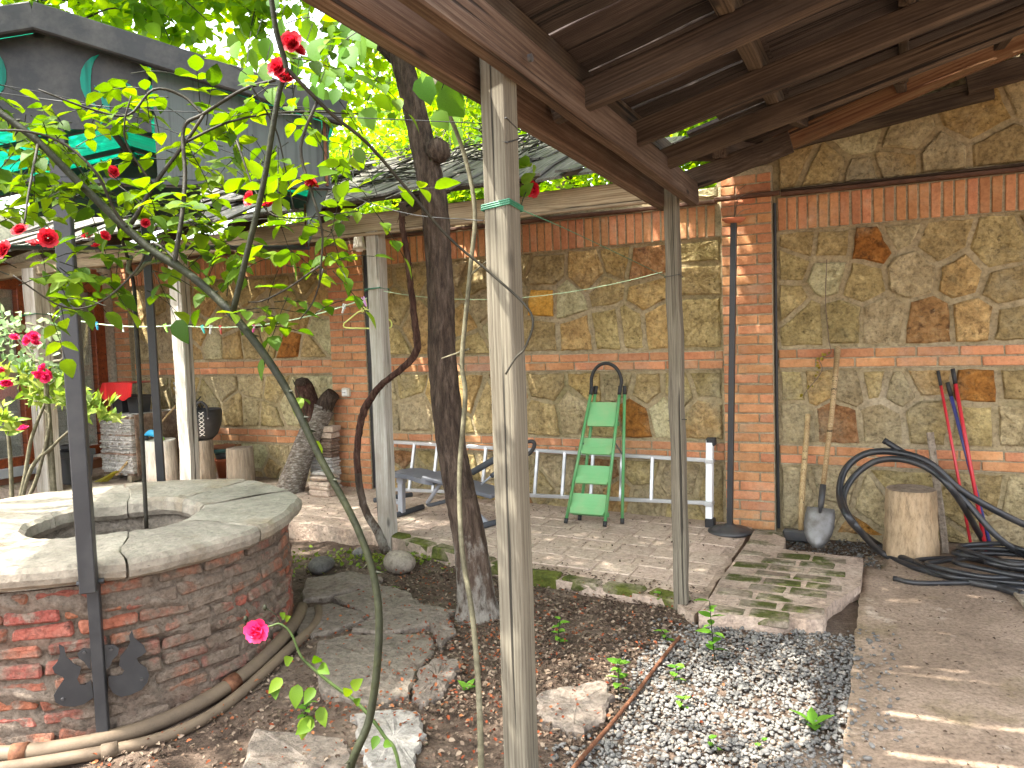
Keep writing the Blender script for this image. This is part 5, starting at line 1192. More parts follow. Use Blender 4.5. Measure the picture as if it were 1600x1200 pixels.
# stacked ridge tiles and stone pieces
t = thing('ridge_tile_stack', 'tall stack of curved grey roof tiles behind the forked trunk', 'tile stack', (-4.86, 5.78, zl(-4.9))); z = zl(-4.9)
k = 0
while z < .62:
    hh = .026; MB().cbox((-4.89 + U(-.012, .012), 5.80, z + hh / 2), (.28, .13, hh), .008, j=.003).build('roof_tile', M['slate_pale' if z < .45 else 'slate_brown'], t); z += hh + .004; k += 1
for k in range(2): MB().cbox((-4.87 + .02 * k, 5.79, z + .035), (.27, .13, .055), .006, j=.004).build('roof_tile', M['paver'], t); z += .06
t = thing('stone_pile', 'small pile of rough flat stones with blue piece on top', 'stone pile', (-4.72, 5.55, zl(-4.7))); z = zl(-4.7)
for k, (w, d, hh) in enumerate(((.25, .2, .05), (.23, .19, .045), (.24, .2, .04), (.2, .17, .045))):
    MB().cbox((-4.70 + U(-.02, .02), 5.55, z + hh / 2), (w, d, hh), .012, Matrix.Identity(4), j=.012).build('flat_stone', M['paver'], t); z += hh
MB().cbox((-4.69, 5.56, z + .02), (.19, .14, .03), .006).build('blue_slab', M['pin_blue'] if False else M['slate_pale'], t)
# ------------------------------------------------------------------ clothes line, pegs, hanger
random.seed(71)
PY = 4.56
def sag(a, b, d, n=14): return [V3(a).lerp(V3(b), i / n) - V3((0, 0, d * 4 * (i / n) * (1 - i / n))) for i in range(n + 1)]
la, lb, lc = onY(75, 490, PY), onY(278, 508, PY), onY(573, 466, PY)
LN = thing('clothes_line', 'pale green clothes line strung between the lean-to posts', 'clothes line', la)
s1, s2 = sag(la, lb, .055), sag(lb, lc, .09)
MB().tube(s1, .005, 6).build('line', M['line'], LN, True); MB().tube(s2, .005, 6).build('line', M['line'], LN, True)
s3 = sag(onY(600, 455, PY), onY(1035, 425, 4.2), .10); MB().tube(s3, .0022, 5).build('line', M['line'], LN, True)
for p, w, h_ in ((-7.29, .19, .17), (-5.37, .15, .12), (-3.345, .125, .12)):
    z = onY(75, 490, PY).z if p < -7 else lb.z if p < -5 else onY(573, 452, PY).z
    MB().tube([(p - w/2, 4.63 - h_/2, z), (p + w/2, 4.63 - h_/2, z + .006), (p + w/2, 4.63 + h_/2, z), (p - w/2, 4.63 + h_/2, z), (p - w/2, 4.63 - h_/2, z - .008)], .006, 6).build('knot_loop', M['green_wire'], LN)
def peg(px, mt, lab, col):
    q = onY(px, 505, PY); path = s1 if px < 280 else s2
    p = min(path, key=lambda v: abs(v.x - q.x)); i = path.index(p); j = i + 1 if (q.x > p.x) == (path[min(i+1, len(path)-1)].x > p.x) and i + 1 < len(path) else i - 1
    p2 = path[j]; f = (q.x - p.x) / (p2.x - p.x) if abs(p2.x - p.x) > 1e-6 else 0; p = p.lerp(p2, f)
    t = thing('clothes_peg', lab, 'clothes peg', p, 'pegs on the clothes line'); a = U(-.45, .45)
    for s in (-1, 1):
        Mx = Matrix.Translation(p) @ Matrix.Rotation(a, 4, 'Y') @ Matrix.Rotation(s * .14, 4, 'Y')
        MB().cbox((s * .006, s * .002, -.018), (.010, .014, .075), .003, Mx).build('jaw', M['pin_' + mt], t)
    MB().lathe([(.009, -.008), (.009, .008)], 8, Matrix.Translation(p - V3((0, 0, .014))) @ Matrix.Rotation(PI / 2, 4, 'X')).build('spring', M['alu'], t)
for px, mt, lab in ((151, 'blue', 'blue clothes peg on the line near the window'), (190, 'white', 'white clothes peg between the blue and the green peg'), (258, 'green', 'bright green clothes peg next to the bleached post'),
                    (316, 'teal', 'teal clothes peg on the line right after the bleached post'), (329, 'white', 'white clothes peg beside the teal peg'), (344, 'red', 'dark red clothes peg next to a white peg'), (397, 'pink', 'pink clothes peg at the middle of the line'),
                    (410, 'lime', 'lime clothes peg beside the pink peg'), (539, 'white', 'white clothes peg near the yellow hanger'), (570, 'violet', 'violet clothes peg against the lean-to post')): peg(px, mt, lab, mt)
hx = [onY(x, y, 4.76) for x, y in ((574, 513), (541, 512), (537, 507), (542, 502), (571, 483), (606, 498), (612, 507), (606, 513), (574, 513))]
t = thing('clothes_hanger', 'yellow plastic clothes hanger hanging by the lean-to post', 'hanger', hx[4]); MB().tube(smooth_path(hx, 3), .0055, 7).build('frame', M['pin_yellow'], t, True)
hk = [onY(x, y, 4.76) for x, y in ((571, 483), (566, 488), (565, 483), (568, 480), (573, 483), (573, 475), (572, 468))]; MB().tube(smooth_path(hk, 3), .004, 6).build('hook', M['pin_yellow'], t, True)
cp = [C3(.02, 2.35, Lc * .45), atD(206, 430, 4.35), atD(212, 500, 4.3), atD(218, 600, 4.3), atD(224, 720, 4.28), atD(229, 826, 4.22)]
t = thing('well_cable', 'thin dark cable hanging from the canopy down into the well', 'cable', cp[-1]); MB().tube(smooth_path(cp, 6), [.006, .011, .013, .012, .011], 7).build('cable', M['cane_dark'], t, True)
MB().tube(smooth_path([atD(205, 400, 4.3), atD(200, 422, 4.28), atD(212, 428, 4.28), atD(228, 412, 4.3), atD(252, 408, 4.3)], 5), .012, 8).build('rope_hook', M['cane_grey'], t, True)
# wires round the near post and across the yard
W = thing('tie_wires', 'thin wires wound round the near post and strung across', 'wire', (-1.02, 2.05, 1.9))
def ring(x, y, w, z, mt, r, tilt=.01):
    h_ = w / 2 + .002; MB().tube([(x-h_, y-h_, z), (x+h_, y-h_, z+tilt), (x+h_, y+h_, z), (x-h_, y+h_, z-tilt), (x-h_, y-h_, z)], r, 6).build('wire_loop', M[mt], W)
z1 = onY(770, 325, 2.0).z
for k in range(3): ring(-1.022, 2.055, .087, z1 + .006 * k, 'green_wire', .003)
ring(-1.022, 2.055, .087, onY(770, 197, 2.0).z, 'wire', .0018, .02); ring(-1.022, 2.055, .087, onY(770, 208, 2.0).z, 'wire', .0018, -.03)
ring(-1.045, 4.155, .08, onY(1050, 432, 4.1).z, 'wire', .002); ring(-1.04, 4.15, .08, onY(1050, 658, 4.1).z, 'wire', .002)
def wire(pts, r=.002, mt='wire'): MB().tube(smooth_path(pts, 5), r, 5).build('wire_strand', M[mt], W, True)
wire([atD(-40, 140, 2.1), atD(200, 170, 2.1), atD(420, 178, 2.15), atD(600, 186, 2.2), atD(755, 193, 2.25)], .0016)
wire([atD(-40, 125, 2.4), atD(150, 165, 2.4), atD(420, 260, 2.5), atD(620, 330, 2.6), atD(755, 345, 2.3)], .0016)
wire([onY(810, 326, 2.12), onY(900, 365, 3.1), onY(1040, 432, 4.1)], .0016, 'green_wire')
wire([onY(-40, 40, 9), onY(300, 65, 9), onY(420, 82, 9), onY(700, 110, 9)], .006)
# ------------------------------------------------------------------ plants
random.seed(81); RN = np.random.default_rng(23)
def leaf_mesh(name, mat, L=1.0, w=.62, fold=.16, droop=.14, n=6, serr=.04):
    """leaf with midrib fold, curved along its length, toothed edge; along +X, 1 long"""
    vs_ = []; fs = []
    for i in range(n + 1):
        t = i / n; hw = w / 2 * (math.sin(PI * min(1, t * 1.02) ** .8) ** .8 if 0 < t < 1 else 0); z = -droop * t * t
        hw *= 1 + (serr if i % 2 else -serr)
        vs_ += [(t * L, 0, z), (t * L - .03, hw, z + hw * fold * 2), (t * L - .03, -hw, z + hw * fold * 2)]
    for i in range(n):
        a, b = 3 * i, 3 * i + 3; fs += [(a, b, b + 1, a + 1), (a, a + 2, b + 2, b)]
    mb = MB().add(vs_, fs); me = mb.mesh(name, True); me.materials.append(mat); return me
def leaf_arrays(me):
    V = np.array([v.co[:] for v in me.vertices]); F = [tuple(p.vertices) for p in me.polygons]; return V, F
def orient(p, d, up, s):
    x = V3(d).normalized(); y = V3(up).cross(x)
    if y.length < 1e-4: y = V3((1, 0, 0)).cross(x)
    y.normalize(); z = x.cross(y); R = Matrix((x, y, z)).transposed() * s; Mx = R.to_4x4(); Mx.translation = p; return Mx
def rvec(): return V3((random.gauss(0, 1), random.gauss(0, 1), random.gauss(0, 1))).normalized()
class Leafer:
    """first n leaves are objects of their own, the rest one joined part"""
    def __init__(s, parent, meshes, name='leaf', limit=300): s.p = parent; s.m = meshes; s.T = []; s.name = name; s.limit = limit
    def add(s, Mx): s.T.append(Mx)
    def done(s, key=None):
        random.shuffle(s.T)
        if key: s.T.sort(key=key)
        for Mx in s.T[:s.limit]: part(s.name, random.choice(s.m), s.p, Mx)
        rest = s.T[s.limit:]
        if rest:
            V, F = leaf_arrays(s.m[0]); mb = MB()
            for Mx in rest: mb.add([Mx @ V3(v) for v in V], F)
            tag(mb.build('foliage', s.m[0].materials[0], s.p, True, fix=False), kind='stuff')
def compound(lf, p, d, s, n=5, tw=None, stem=None):
    """rose leaf: a stalk with paired leaflets and an end leaflet"""
    d = V3(d).normalized(); up = (V3((0, 0, 1)) + rvec() * .5).normalized(); side = d.cross(up).normalized(); L = s * 2.3
    pts = [V3(p) + d * L * t - V3((0, 0, 1)) * L * .25 * t * t for t in (0, .35, .7, 1)]
    if stem is not None: stem.tube(pts, [.0014, .0009], 4, cap=False)
    for k in range(n // 2):
        c = pts[1 + k]
        for sg in (-1, 1): lf.add(orient(c, side * sg + d * U(.3, .7) - V3((0, 0, U(.0, .5))), up + rvec() * .3, s * U(.75, 1.0)))
    lf.add(orient(pts[3], d - V3((0, 0, U(.1, .5))), up + rvec() * .3, s * U(.95, 1.15)))
def rose_head(p, d, s, mat, parent, label=None):
    """layered cupped petals"""
    d = V3(d).normalized(); mb = MB(); a0 = U(0, 6)
    u = d.cross(V3((.3, .2, 1))).normalized(); v = d.cross(u)
    for ring_, (n, tilt, r) in enumerate(((5, .25, .45), (6, .6, .75), (7, 1.05, 1.0))):
        for k in range(n):
            a = a0 + 2 * PI * (k + .5 * ring_) / n + U(-.15, .15); o = u * math.cos(a) + v * math.sin(a); tn = -u * math.sin(a) + v * math.cos(a); ti = tilt + U(-.15, .15)
            vs_ = []
            for i in range(4):
                t = i / 3; rr = s * r * (math.sin(ti) * t); hh = s * (.8 * math.cos(ti * .8)) * t - s * .18 * (t ** 3) * (ring_ > 0); w = s * .42 * math.sin(PI * (.12 + .72 * t)) * (1.1 if ring_ else .9)
                c = V3(p) + o * (rr + s * .05) + d * hh
                for q in (-1, 0, 1): vs_.append(c + tn * w * q - o * (abs(q) * -.10 * s * (1 - t)) + d * (.07 * s * abs(q) * t) + rvec() * .02 * s)
            fs = [(3*i+q, 3*i+q+1, 3*i+q+4, 3*i+q+3) for i in range(3) for q in range(2)]; mb.add(vs_, fs)
    return mb.build('flower', mat, parent, True, fix=False)
RL = [leaf_mesh('leaf', M['rose_leaf'], w=U(.58, .72), fold=U(.1, .22), droop=U(.08, .25)) for _ in range(4)]
# ---- climbing rose arching over the yard
ROSE = thing('climbing_rose', 'arching climbing rose with long green canes and red flowers', 'rose bush', atD(560, 1190, 1.75))
lf = Leafer(ROSE, RL); stem = MB()
def cane(pxs, r, mat, name='cane', k=5):
    P = smooth_path([atD(x, y, D) for x, y, D in pxs], k); MB().tube(P, r, 9).build(name, M[mat], ROSE, True); return P
b0 = atD(545, 1210, 1.70); foot = V3((b0.x - .12, b0.y + .02, g(b0.x, b0.y) - .02))
main = smooth_path([foot, foot.lerp(b0, .5) + V3((-.02, 0, 0)), b0] + [atD(x, y, D) for x, y, D in ((578, 1120, 1.72), (592, 1000, 1.74), (586, 910, 1.76), (556, 820, 1.78), (500, 715, 1.8), (440, 595, 1.82), (368, 497, 1.84), (300, 432, 1.86), (228, 384, 1.86), (130, 292, 1.84), (60, 222, 1.82), (0, 176, 1.8), (-90, 110, 1.78))], 6)
MB().tube(main, [.0095, .0095, .009, .0085, .0085, .0095, .010, .0095, .0085, .007], 10).build('cane', M['cane'], ROSE, True)
for k in range(26):
    i = random.randrange(8, len(main) - 3); d = (main[i+1] - main[i]).normalized(); s = d.cross(rvec()).normalized(); stem.tube([main[i] + s * .008, main[i] + s * .022 + V3((0, 0, -.006))], [.004, .0006], 4)
C2 = cane([(363, 490, 1.84), (385, 400, 1.82), (411, 290, 1.8), (426, 200, 1.78), (437, 140, 1.77), (447, 106, 1.76), (432, 50, 1.74), (420, -30, 1.72)], [.0075, .0065, .006], 'cane')
br = [C2, main[46:]]
for pxs, r in (([(272, 415, 1.86), (285, 330, 1.9), (289, 270, 1.93), (287, 200, 1.95), (318, 178, 1.95), (380, 140, 1.92), (430, 125, 1.9)], [.006, .004]),
               ([(205, 350, 1.9), (240, 290, 1.93), (290, 222, 1.95), (318, 180, 1.95)], [.006, .004]),
               ([(447, 106, 1.76), (480, 140, 1.78), (520, 180, 1.82), (575, 225, 1.88), (640, 300, 1.95), (700, 370, 2.0), (770, 430, 2.02), (830, 490, 1.98), (822, 540, 1.97), (805, 560, 1.97), (790, 585, 1.97)], [.005, .0025]),
               ([(497, 155, 1.8), (470, 230, 1.8), (487, 300, 1.8), (500, 345, 1.8), (504, 380, 1.82), (498, 450, 1.84)], [.004, .0022]),
               ([(500, 415, 1.83), (450, 450, 1.84), (410, 470, 1.85), (388, 472, 1.85)], [.0028, .0016]),
               ([(505, 420, 1.83), (490, 470, 1.86), (468, 500, 1.88)], [.0025, .0015]),
               ([(210, 370, 1.86), (180, 330, 1.84), (150, 270, 1.8), (100, 225, 1.78), (40, 205, 1.75), (-40, 205, 1.74)], [.004, .0025]),
               ([(60, 222, 1.82), (45, 300, 1.74), (38, 350, 1.7)], [.0035, .002]),
               ([(300, 430, 1.86), (240, 380, 1.9), (215, 420, 1.92), (160, 470, 1.9), (100, 480, 1.86), (20, 430, 1.8)], [.0035, .0018]),
               ([(318, 180, 1.95), (285, 150, 1.95), (240, 140, 1.92), (200, 180, 1.9), (140, 170, 1.86), (60, 140, 1.82)], [.004, .0022]),
               ([(370, 220, 1.92), (400, 300, 1.9), (440, 340, 1.88), (560, 330, 1.9)], [.003, .0015]),
               ([(290, 222, 1.95), (360, 190, 1.95), (450, 175, 1.95), (560, 178, 1.98)], [.0035, .002]),
               ([(390, 130, 1.9), (430, 200, 1.95), (445, 260, 1.97), (460, 330, 1.98)], [.0025, .0015]),
               ([(240, 290, 1.93), (200, 230, 1.9), (195, 190, 1.88), (205, 150, 1.88)], [.003, .0018])):
    br.append(cane(pxs, r, 'cane_dark'))
# leaf clusters along branches and through the crown area
def in_frame_leaf(x, y, D, sz=.058):
    p = atD(x, y, D); d = rvec(); d.z *= .6; compound(lf, p, d, sz * U(.75, 1.15), random.choice((3, 5, 5)), stem=stem)
for B_ in [q for n_, q in enumerate(br) if n_ != 4]:
    k = int(len(B_) * .24)
    for _ in range(k):
        p = random.choice(B_)
        if p.z < 1.45: continue
        compound(lf, p + V3((-.02, .06, 0)), rvec() + V3((-.15, .5, .2)), .052 * U(.75, 1.2), random.choice((3, 5, 5)), stem=stem)
zones = [((60, 215), (75, 50), 18), ((150, 160), (90, 40), 11), ((110, 330), (100, 60), 20), ((60, 430), (60, 45), 14), ((170, 430), (60, 40), 8), ((260, 340), (60, 60), 10), ((330, 370), (70, 60), 14), ((300, 250), (70, 50), 10), ((420, 210), (70, 60), 5), ((370, 250), (50, 60), 6), ((545, 260), (35, 60), 6), ((560, 330), (50, 30), 6), ((470, 390), (30, 25), 3), ((20, 300), (40, 60), 8), ((200, 300), (60, 50), 8), ((530, 130), (50, 50), 6)]
for (cx, cy), (sx_, sy_), n in zones:
    for _ in range(int(n * .98)): in_frame_leaf(random.gauss(cx, sx_ * .6), random.gauss(cy, sy_ * .6), U(1.88, 2.3))
for x, y in ((165, 490), (430, 505), (405, 500), (515, 410), (493, 345)): in_frame_leaf(x, y - 12, 1.84, .042)
tag(stem.build('stalks', M['cane'], ROSE, fix=False), kind='stuff')
lf.done()
for x, y, D, s, mt in ((457, 68, 1.78, .026, 'rose'), (464, 80, 1.79, .02, 'rose'), (436, 108, 1.77, .024, 'rose'), (446, 124, 1.77, .02, 'rose'), (488, 277, 1.8, .026, 'rose'), (393, 311, 1.87, .02, 'rose'), (421, 322, 1.9, .02, 'rose'), (180, 268, 1.9, .02, 'rose'), (33, 362, 1.72, .024, 'rose'), (75, 372, 1.78, .028, 'rose'), (52, 374, 1.76, .02, 'rose'), (137, 371, 1.85, .017, 'rose'), (163, 369, 1.85, .017, 'rose'), (10, 392, 1.7, .028, 'rose'), (228, 349, 1.95, .016, 'rose'), (150, 386, 1.86, .014, 'rose'), (833, 293, 2.35, .028, 'rose')):
    rose_head(atD(x, y, D), rvec() + V3((.3, -.9, .1)), s * (.85 if x < 240 else 1.1), M[mt], ROSE)
# sprig carrying the flower by the near post
P = smooth_path([onY(811, 330, 2.11), atD(822, 300, 2.32), atD(833, 293, 2.34)], 4); MB().tube(P, .0018, 5).build('cane', M['cane'], ROSE); lf2 = Leafer(ROSE, RL)
for x, y in ((818, 262), (828, 256), (815, 285), (813, 305), (838, 262)): lf2.add(orient(atD(x, y, 2.33), rvec() + V3((0, 0, .4)), rvec() + V3((0, -1, 0)), .06 * U(.8, 1.1)))
lf2.done()
# ---- single pink rose near the well pipes
SP = thing('pink_rose_sprig', 'single pink rose on a thin leafy stem before the well', 'rose', atD(620, 1200, 1.9)); lf = Leafer(SP, RL, limit=60)
e0 = atD(625, 1205, 1.95); gp = V3((e0.x + .05, e0.y, g(e0.x, e0.y)))
P = smooth_path([gp, e0] + [atD(x, y, 1.95) for x, y in ((600, 1150), (560, 1100), (520, 1070), (490, 1045), (470, 1025), (455, 990), (438, 975), (424, 978), (410, 982))], 5)
MB().tube(P, [.005, .0045, .003, .0022], 7).build('stem', M['sprig'], SP, True); MB().tube(smooth_path([atD(x, y, 1.95) for x, y in ((438, 975), (430, 960), (415, 950))], 3), .0015, 5).build('stem', M['cane'], SP)
for x, y, dx, dy, s in ((440, 1060, -20, 22, .05), (445, 1035, 14, -8, .042), (430, 1065, 0, 30, .05), (465, 1070, -5, 40, .062), (500, 1040, 10, 10, .05), (490, 1075, -12, 20, .05), (480, 1120, -10, 35, .06), (500, 1105, 8, 35, .055), (490, 1125, -25, 20, .06), (550, 1075, 20, -18, .05), (548, 1085, -15, -12, .04), (555, 1100, 12, -14, .035), (440, 965, 6, -10, .032), (446, 968, 12, -8, .03), (600, 1160, 15, 8, .035), (590, 1150, -8, 20, .04), (498, 1035, -8, -10, .04)):
    p = atD(x, y, 1.93); d = atD(x + dx, y + dy, 1.9) - p; lf.add(orient(p, d, (.4, -.8, .4), s * .9))
lf.done(); rose_head(atD(403, 984, 1.94), (.35, -.9, .1), .034, M['rose_pink'], SP); MB().lathe([(.001, -.008), (.006, 0), (.003, .008)], 8, Matrix.Translation(atD(414, 950, 1.95))).build('bud', M['cane'], SP, True); MB().lathe([(.001, -.009), (.007, 0), (.003, .009)], 8, Matrix.Translation(atD(384, 968, 1.95))).build('bud', M['cane'], SP, True)
MB().tube([atD(384, 968, 1.95), atD(405, 978, 1.95), atD(424, 978, 1.95)], .0014, 5).build('stem', M['cane'], SP)
# ---- slender upright stem between trunk and near post
SS = thing('slender_stem', 'slender bare climbing stem rising between the trunk and the near post', 'stem', atD(752, 1200, 2.2))
p0 = atD(752, 1200, 2.25); pts = [V3((p0.x, p0.y, g(p0.x, p0.y))), p0] + [atD(x, y, D) for x, y, D in ((748, 1080, 2.3), (738, 960, 2.35), (722, 860, 2.4), (718, 740, 2.45), (727, 620, 2.45), (722, 560, 2.45), (735, 420, 2.45), (742, 330, 2.45), (725, 240, 2.45), (690, 150, 2.4), (675, 105, 2.4), (668, 40, 2.4))]
P = smooth_path(pts, 5); MB().tube(P, [.010, .009, .008, .008, .0075, .007, .006], 8).build('stem', M['cane_grey'], SS, True)
for k, (a, b) in enumerate((((722, 575, 2.45), (716, 568, 2.44)), ((735, 430, 2.45), (770, 400, 2.4)), ((733, 545, 2.45), (690, 560, 2.5)))): MB().tube([atD(*a), atD(*b)], [.004, .002], 5).build('twig', M['cane_grey'], SS)
# ---- brown vine trunk on the lean-to post
VN = thing('grape_vine', 'twisted brown vine trunk with whitewashed foot beside the lean-to post', 'vine', onz(600, 860, 0))
vp = [(603, 862, 4.45), (590, 830, 4.45), (572, 800, 4.45), (562, 760, 4.44), (558, 715, 4.42), (562, 670, 4.42), (572, 635, 4.42), (600, 598, 4.40), (635, 570, 4.42), (652, 545, 4.44), (650, 520, 4.45), (642, 450, 4.45), (635, 390, 4.44), (628, 345, 4.45), (632, 312, 4.5), (640, 290, 4.7)]
P = smooth_path([onY(*q) for q in vp], 6); P = [p + V3((U(-.004, .004), 0, U(-.004, .004))) for p in P]; n = len(P)
MB().tube(P[:22], [.036, .028, .026], 12).build('whitewashed_foot', M['bark_white'], VN, True); MB().tube(P[20:], [.026, .024, .028, .022, .025, .026, .021, .02, .02, .028], 12).build('trunk', M['vine'], VN, True)
mb = MB()
for k in range(60):
    p = random.choice(P[18:]); d = V3((U(-.4, .4), U(-.3, 0), -1)).normalized(); o = rvec() * .024; mb.tube([p + o, p + o * 1.15 + d * U(.02, .06)], [.004, .001], 4)
tag(mb.build('peeling_bark', M['vine'], VN, fix=False), kind='stuff')
# ---- the tree
random.seed(91)
TR = thing('yard_tree', 'leaning dark barked tree with whitewashed foot between the posts', 'tree', (-2.04, 3.65, 0))
tp = [(752, 985), (745, 935), (735, 850), (720, 775), (705, 700), (696, 620), (691, 550), (690, 480), (685, 400), (678, 320), (668, 260), (650, 180), (632, 110), (618, 60)]
tw = [78, 60, 52, 49, 46, 45, 43, 41, 40, 42, 40, 37, 35, 34]; dps = 4.17
def trunk_mb(P, R, n=44, ridg=.07):
    vs_ = []; fs = []; m = len(P); ph = U(0, 6)
    for i, (p, r) in enumerate(zip(P, R)):
        for k in range(n):
            a = 2 * PI * k / n; rr = r * (1 + .03 * math.sin(17 * a + 1.7 * math.sin(i * .9 + a * 3)) + ridg * math.sin(5 * a + ph + i * .13) * .5 + ridg * math.sin(9 * a + i * .21) * .5 + U(-.03, .03)); vs_.append((p.x + rr * math.cos(a), p.y + rr * math.sin(a), p.z))
    for i in range(m - 1):
        for k in range(n): fs.append((i*n+k, i*n+(k+1) % n, (i+1)*n+(k+1) % n, (i+1)*n+k))
    return MB().add(vs_, fs)
C_ = smooth_path([onY(x, y, 3.65) for x, y in tp], 8); Rr = list(np.interp(np.linspace(0, 1, len(C_)), np.linspace(0, 1, len(tw)), [w * dps / FPX / 2 for w in tw]))
for i in range(8): Rr[i] *= 1.0 + .15 * (8 - i) / 8
C_[0].z = -.05
iw = 24
trunk_mb(C_[:iw + 1], Rr[:iw + 1]).build('whitewashed_foot', M['bark_white'], TR, True); trunk_mb(C_[iw:], Rr[iw:]).build('trunk', M['bark'], TR, True)
MB().lathe([(.001, -.05), (.06, -.03), (.075, .02), (.04, .07), (.001, .075)], 14, Matrix.Translation(onY(683, 238, 3.63)) @ Matrix.Rotation(.6, 4, 'Y'), jit=.1).build('branch_knot', M['bark'], TR, True)
top = C_[-1]
limbs = []
for k, (dx, dy, dz, L, r) in enumerate(((-.5, .2, 1.6, 1.0, .06), (.55, .5, 1.3, 1.0, .05), (-1.3, -.5, 1.0, 1.0, .05), (.7, -.6, 1.4, 1.0, .045), (-.7, 1.1, 1.0, 1, .045))):
    e1 = top + V3((dx, dy, dz)); P = smooth_path([top - V3((0, 0, .1)), top.lerp(e1, .45) + V3((0, 0, .12)), e1, e1 + V3((dx * .7, dy * .7, .5))], 4); MB().tube(P, [r, r * .3], 8).build('limb', M['bark'], TR, True); limbs += P[3:]
def crown(name, mat, parent, clumps, per, size, spread, tilt=.9, width=1.0, seed=0, cull=None):
    rg = np.random.default_rng(seed); P = []
    for c, s in clumps: P.append(np.array(c)[None] + rg.normal(0, 1, (int(per * s), 3)) * np.array(spread) * s ** .4)
    P = np.concatenate(P)
    if cull is not None: P = P[cull(P)]
    V, F = leaves_np(P, rg.uniform(size * .65, size * 1.25, len(P)), tilt=tilt, fold=1.2, width=width)
    return mesh_np(name, V, F, mat, parent)
cl = []
for k in range(85):
    p = random.choice(limbs); q = p + V3((random.gauss(-.1, .8), random.gauss(0, .7), random.gauss(.35, .4)))
    if q.z > 3.25 and not (q.x > -.7 and q.z < 4.2): cl.append((q, U(.6, 1.3)))
for k in range(75): cl.append((V3((U(-4.6, -1.3), U(2.3, 4.3), U(3.75, 4.9))), U(.7, 1.2)))  # extra unseen leaf clumps, added above the view to shade the terrace
tag(crown('crown', M['tree_leaf'], TR, cl, 170, .085, (.28, .28, .18), seed=1, cull=lambda P: (P[:, 2] > 3.12) & ~((P[:, 0] > -1.2) & (P[:, 2] < 3.1 + (P[:, 0] + 1.2) * .4 + .2))))
# broad leaves hanging below the beam end
LB = [leaf_mesh('leaf', M['big_leaf'], w=U(.75, .9), fold=.1, droop=U(.1, .3), n=7) for _ in range(3)]; lf = Leafer(TR, LB)
tw_ = MB()
for x, y, s in ((395, 75, .095), (420, 60, .09), (415, 100, .085), (385, 105, .085), (500, 60, .09), (520, 40, .08), (470, 90, .07), (540, 75, .09), (560, 30, .08), (510, 110, .07), (660, 120, .10), (690, 140, .11), (710, 170, .09), (570, 170, .07), (480, 30, .08), (440, 30, .09), (530, 5, .09), (700, 120, .09), (720, 200, .06), (560, 60, .07), (545, 110, .08), (500, 130, .07), (480, 150, .06)):
    D = U(2.2, 3.0); p = atD(x, y, D); lf.add(orient(p, V3((U(-.5, .5), U(-.3, .3), -.7)), V3((U(-.4, .4), -.9, .5)), s * U(.85, 1.1))); tw_.tube([p, p + V3((U(-.03, .03), .05, .12))], .0018, 4)
    for _ in range(2): lf.add(orient(p + rvec() * .09, V3((U(-.7, .7), U(-.3, .3), -.5)), V3((U(-.5, .5), -.8, .6)), s * U(.55, .85)))
tag(tw_.build('leaf_stalks', M['cane'], TR, fix=False), kind='stuff'); lf.done()
# ---- second tree, its crown hanging over the well from the left
T2 = thing('overhanging_tree', 'tall tree whose light leafy branches hang over the well', 'tree', (-7.2, .2, 0))
P = smooth_path([(-7.2, .2, -.1), (-7.1, .3, 1.6), (-6.8, .6, 3.2), (-6.4, 1.0, 4.6)], 6); trunk_mb(P, list(np.linspace(.17, .09, len(P)))).build('trunk', M['bark'], T2, True)
cl = []; lm = []
for k in range(11):
    a = U(-.6, 1.9); L = U(1.6, 3.6); e1 = P[-1] + V3((math.cos(a) * L, math.sin(a) * L * .9, U(-.4, .9))); Q = smooth_path([P[-3], P[-1].lerp(e1, .4) + V3((0, 0, .4)), e1, e1 + V3((math.cos(a) * .5, math.sin(a) * .5, -.35))], 5)
    MB().tube(Q, [.05, .03, .012, .006], 7).build('limb', M['bark'], T2, True); lm += Q[6:]
for k in range(120): cl.append((random.choice(lm) + V3((random.gauss(0, .4), random.gauss(0, .4), random.gauss(.05, .3))), U(.5, 1.2)))
crown('crown', M['tree_leaf'], T2, cl, 130, .08, (.27, .27, .17), seed=2, cull=lambda P: (P[:, 2] > 3.0))
# leafy twigs seen at the top left edge
lf = Leafer(T2, [leaf_mesh('leaf', M['tree_leaf'], w=U(.7, .85), fold=.1, droop=.15) for _ in range(3)], limit=220); tw_ = MB()
for (xa, ya), (xb, yb) in (((-20, 45), (170, 20)), ((60, 20), (60, 55)), ((130, 55), (230, 40)), ((150, 15), (270, 40)), ((200, -10), (330, 45)), ((270, 20), (300, 60)), ((300, 10), (420, 50)), ((330, -10), (390, 60)), ((90, -10), (160, 15)), ((-10, 10), (90, 30)), ((420, 0), (390, 60)), ((235, 60), (265, 70))):
    D = U(3.3, 4.2); A, Bp = atD(xa, ya - 25, D), atD(xb, yb - 8, D + .1); P = smooth_path([A, A.lerp(Bp, .5) + V3((0, 0, .05)), Bp], 5); tw_.tube(P, [.005, .002], 5)
    for p in P[1:]:
        for _ in range(3): lf.add(orient(p + rvec() * .05, rvec() + V3((0, 0, -.4)), rvec() + V3((0, -.6, .8)), U(.055, .085)))
tag(tw_.build('twigs', M['cane_dark'], T2, fix=False), kind='stuff'); lf.done()
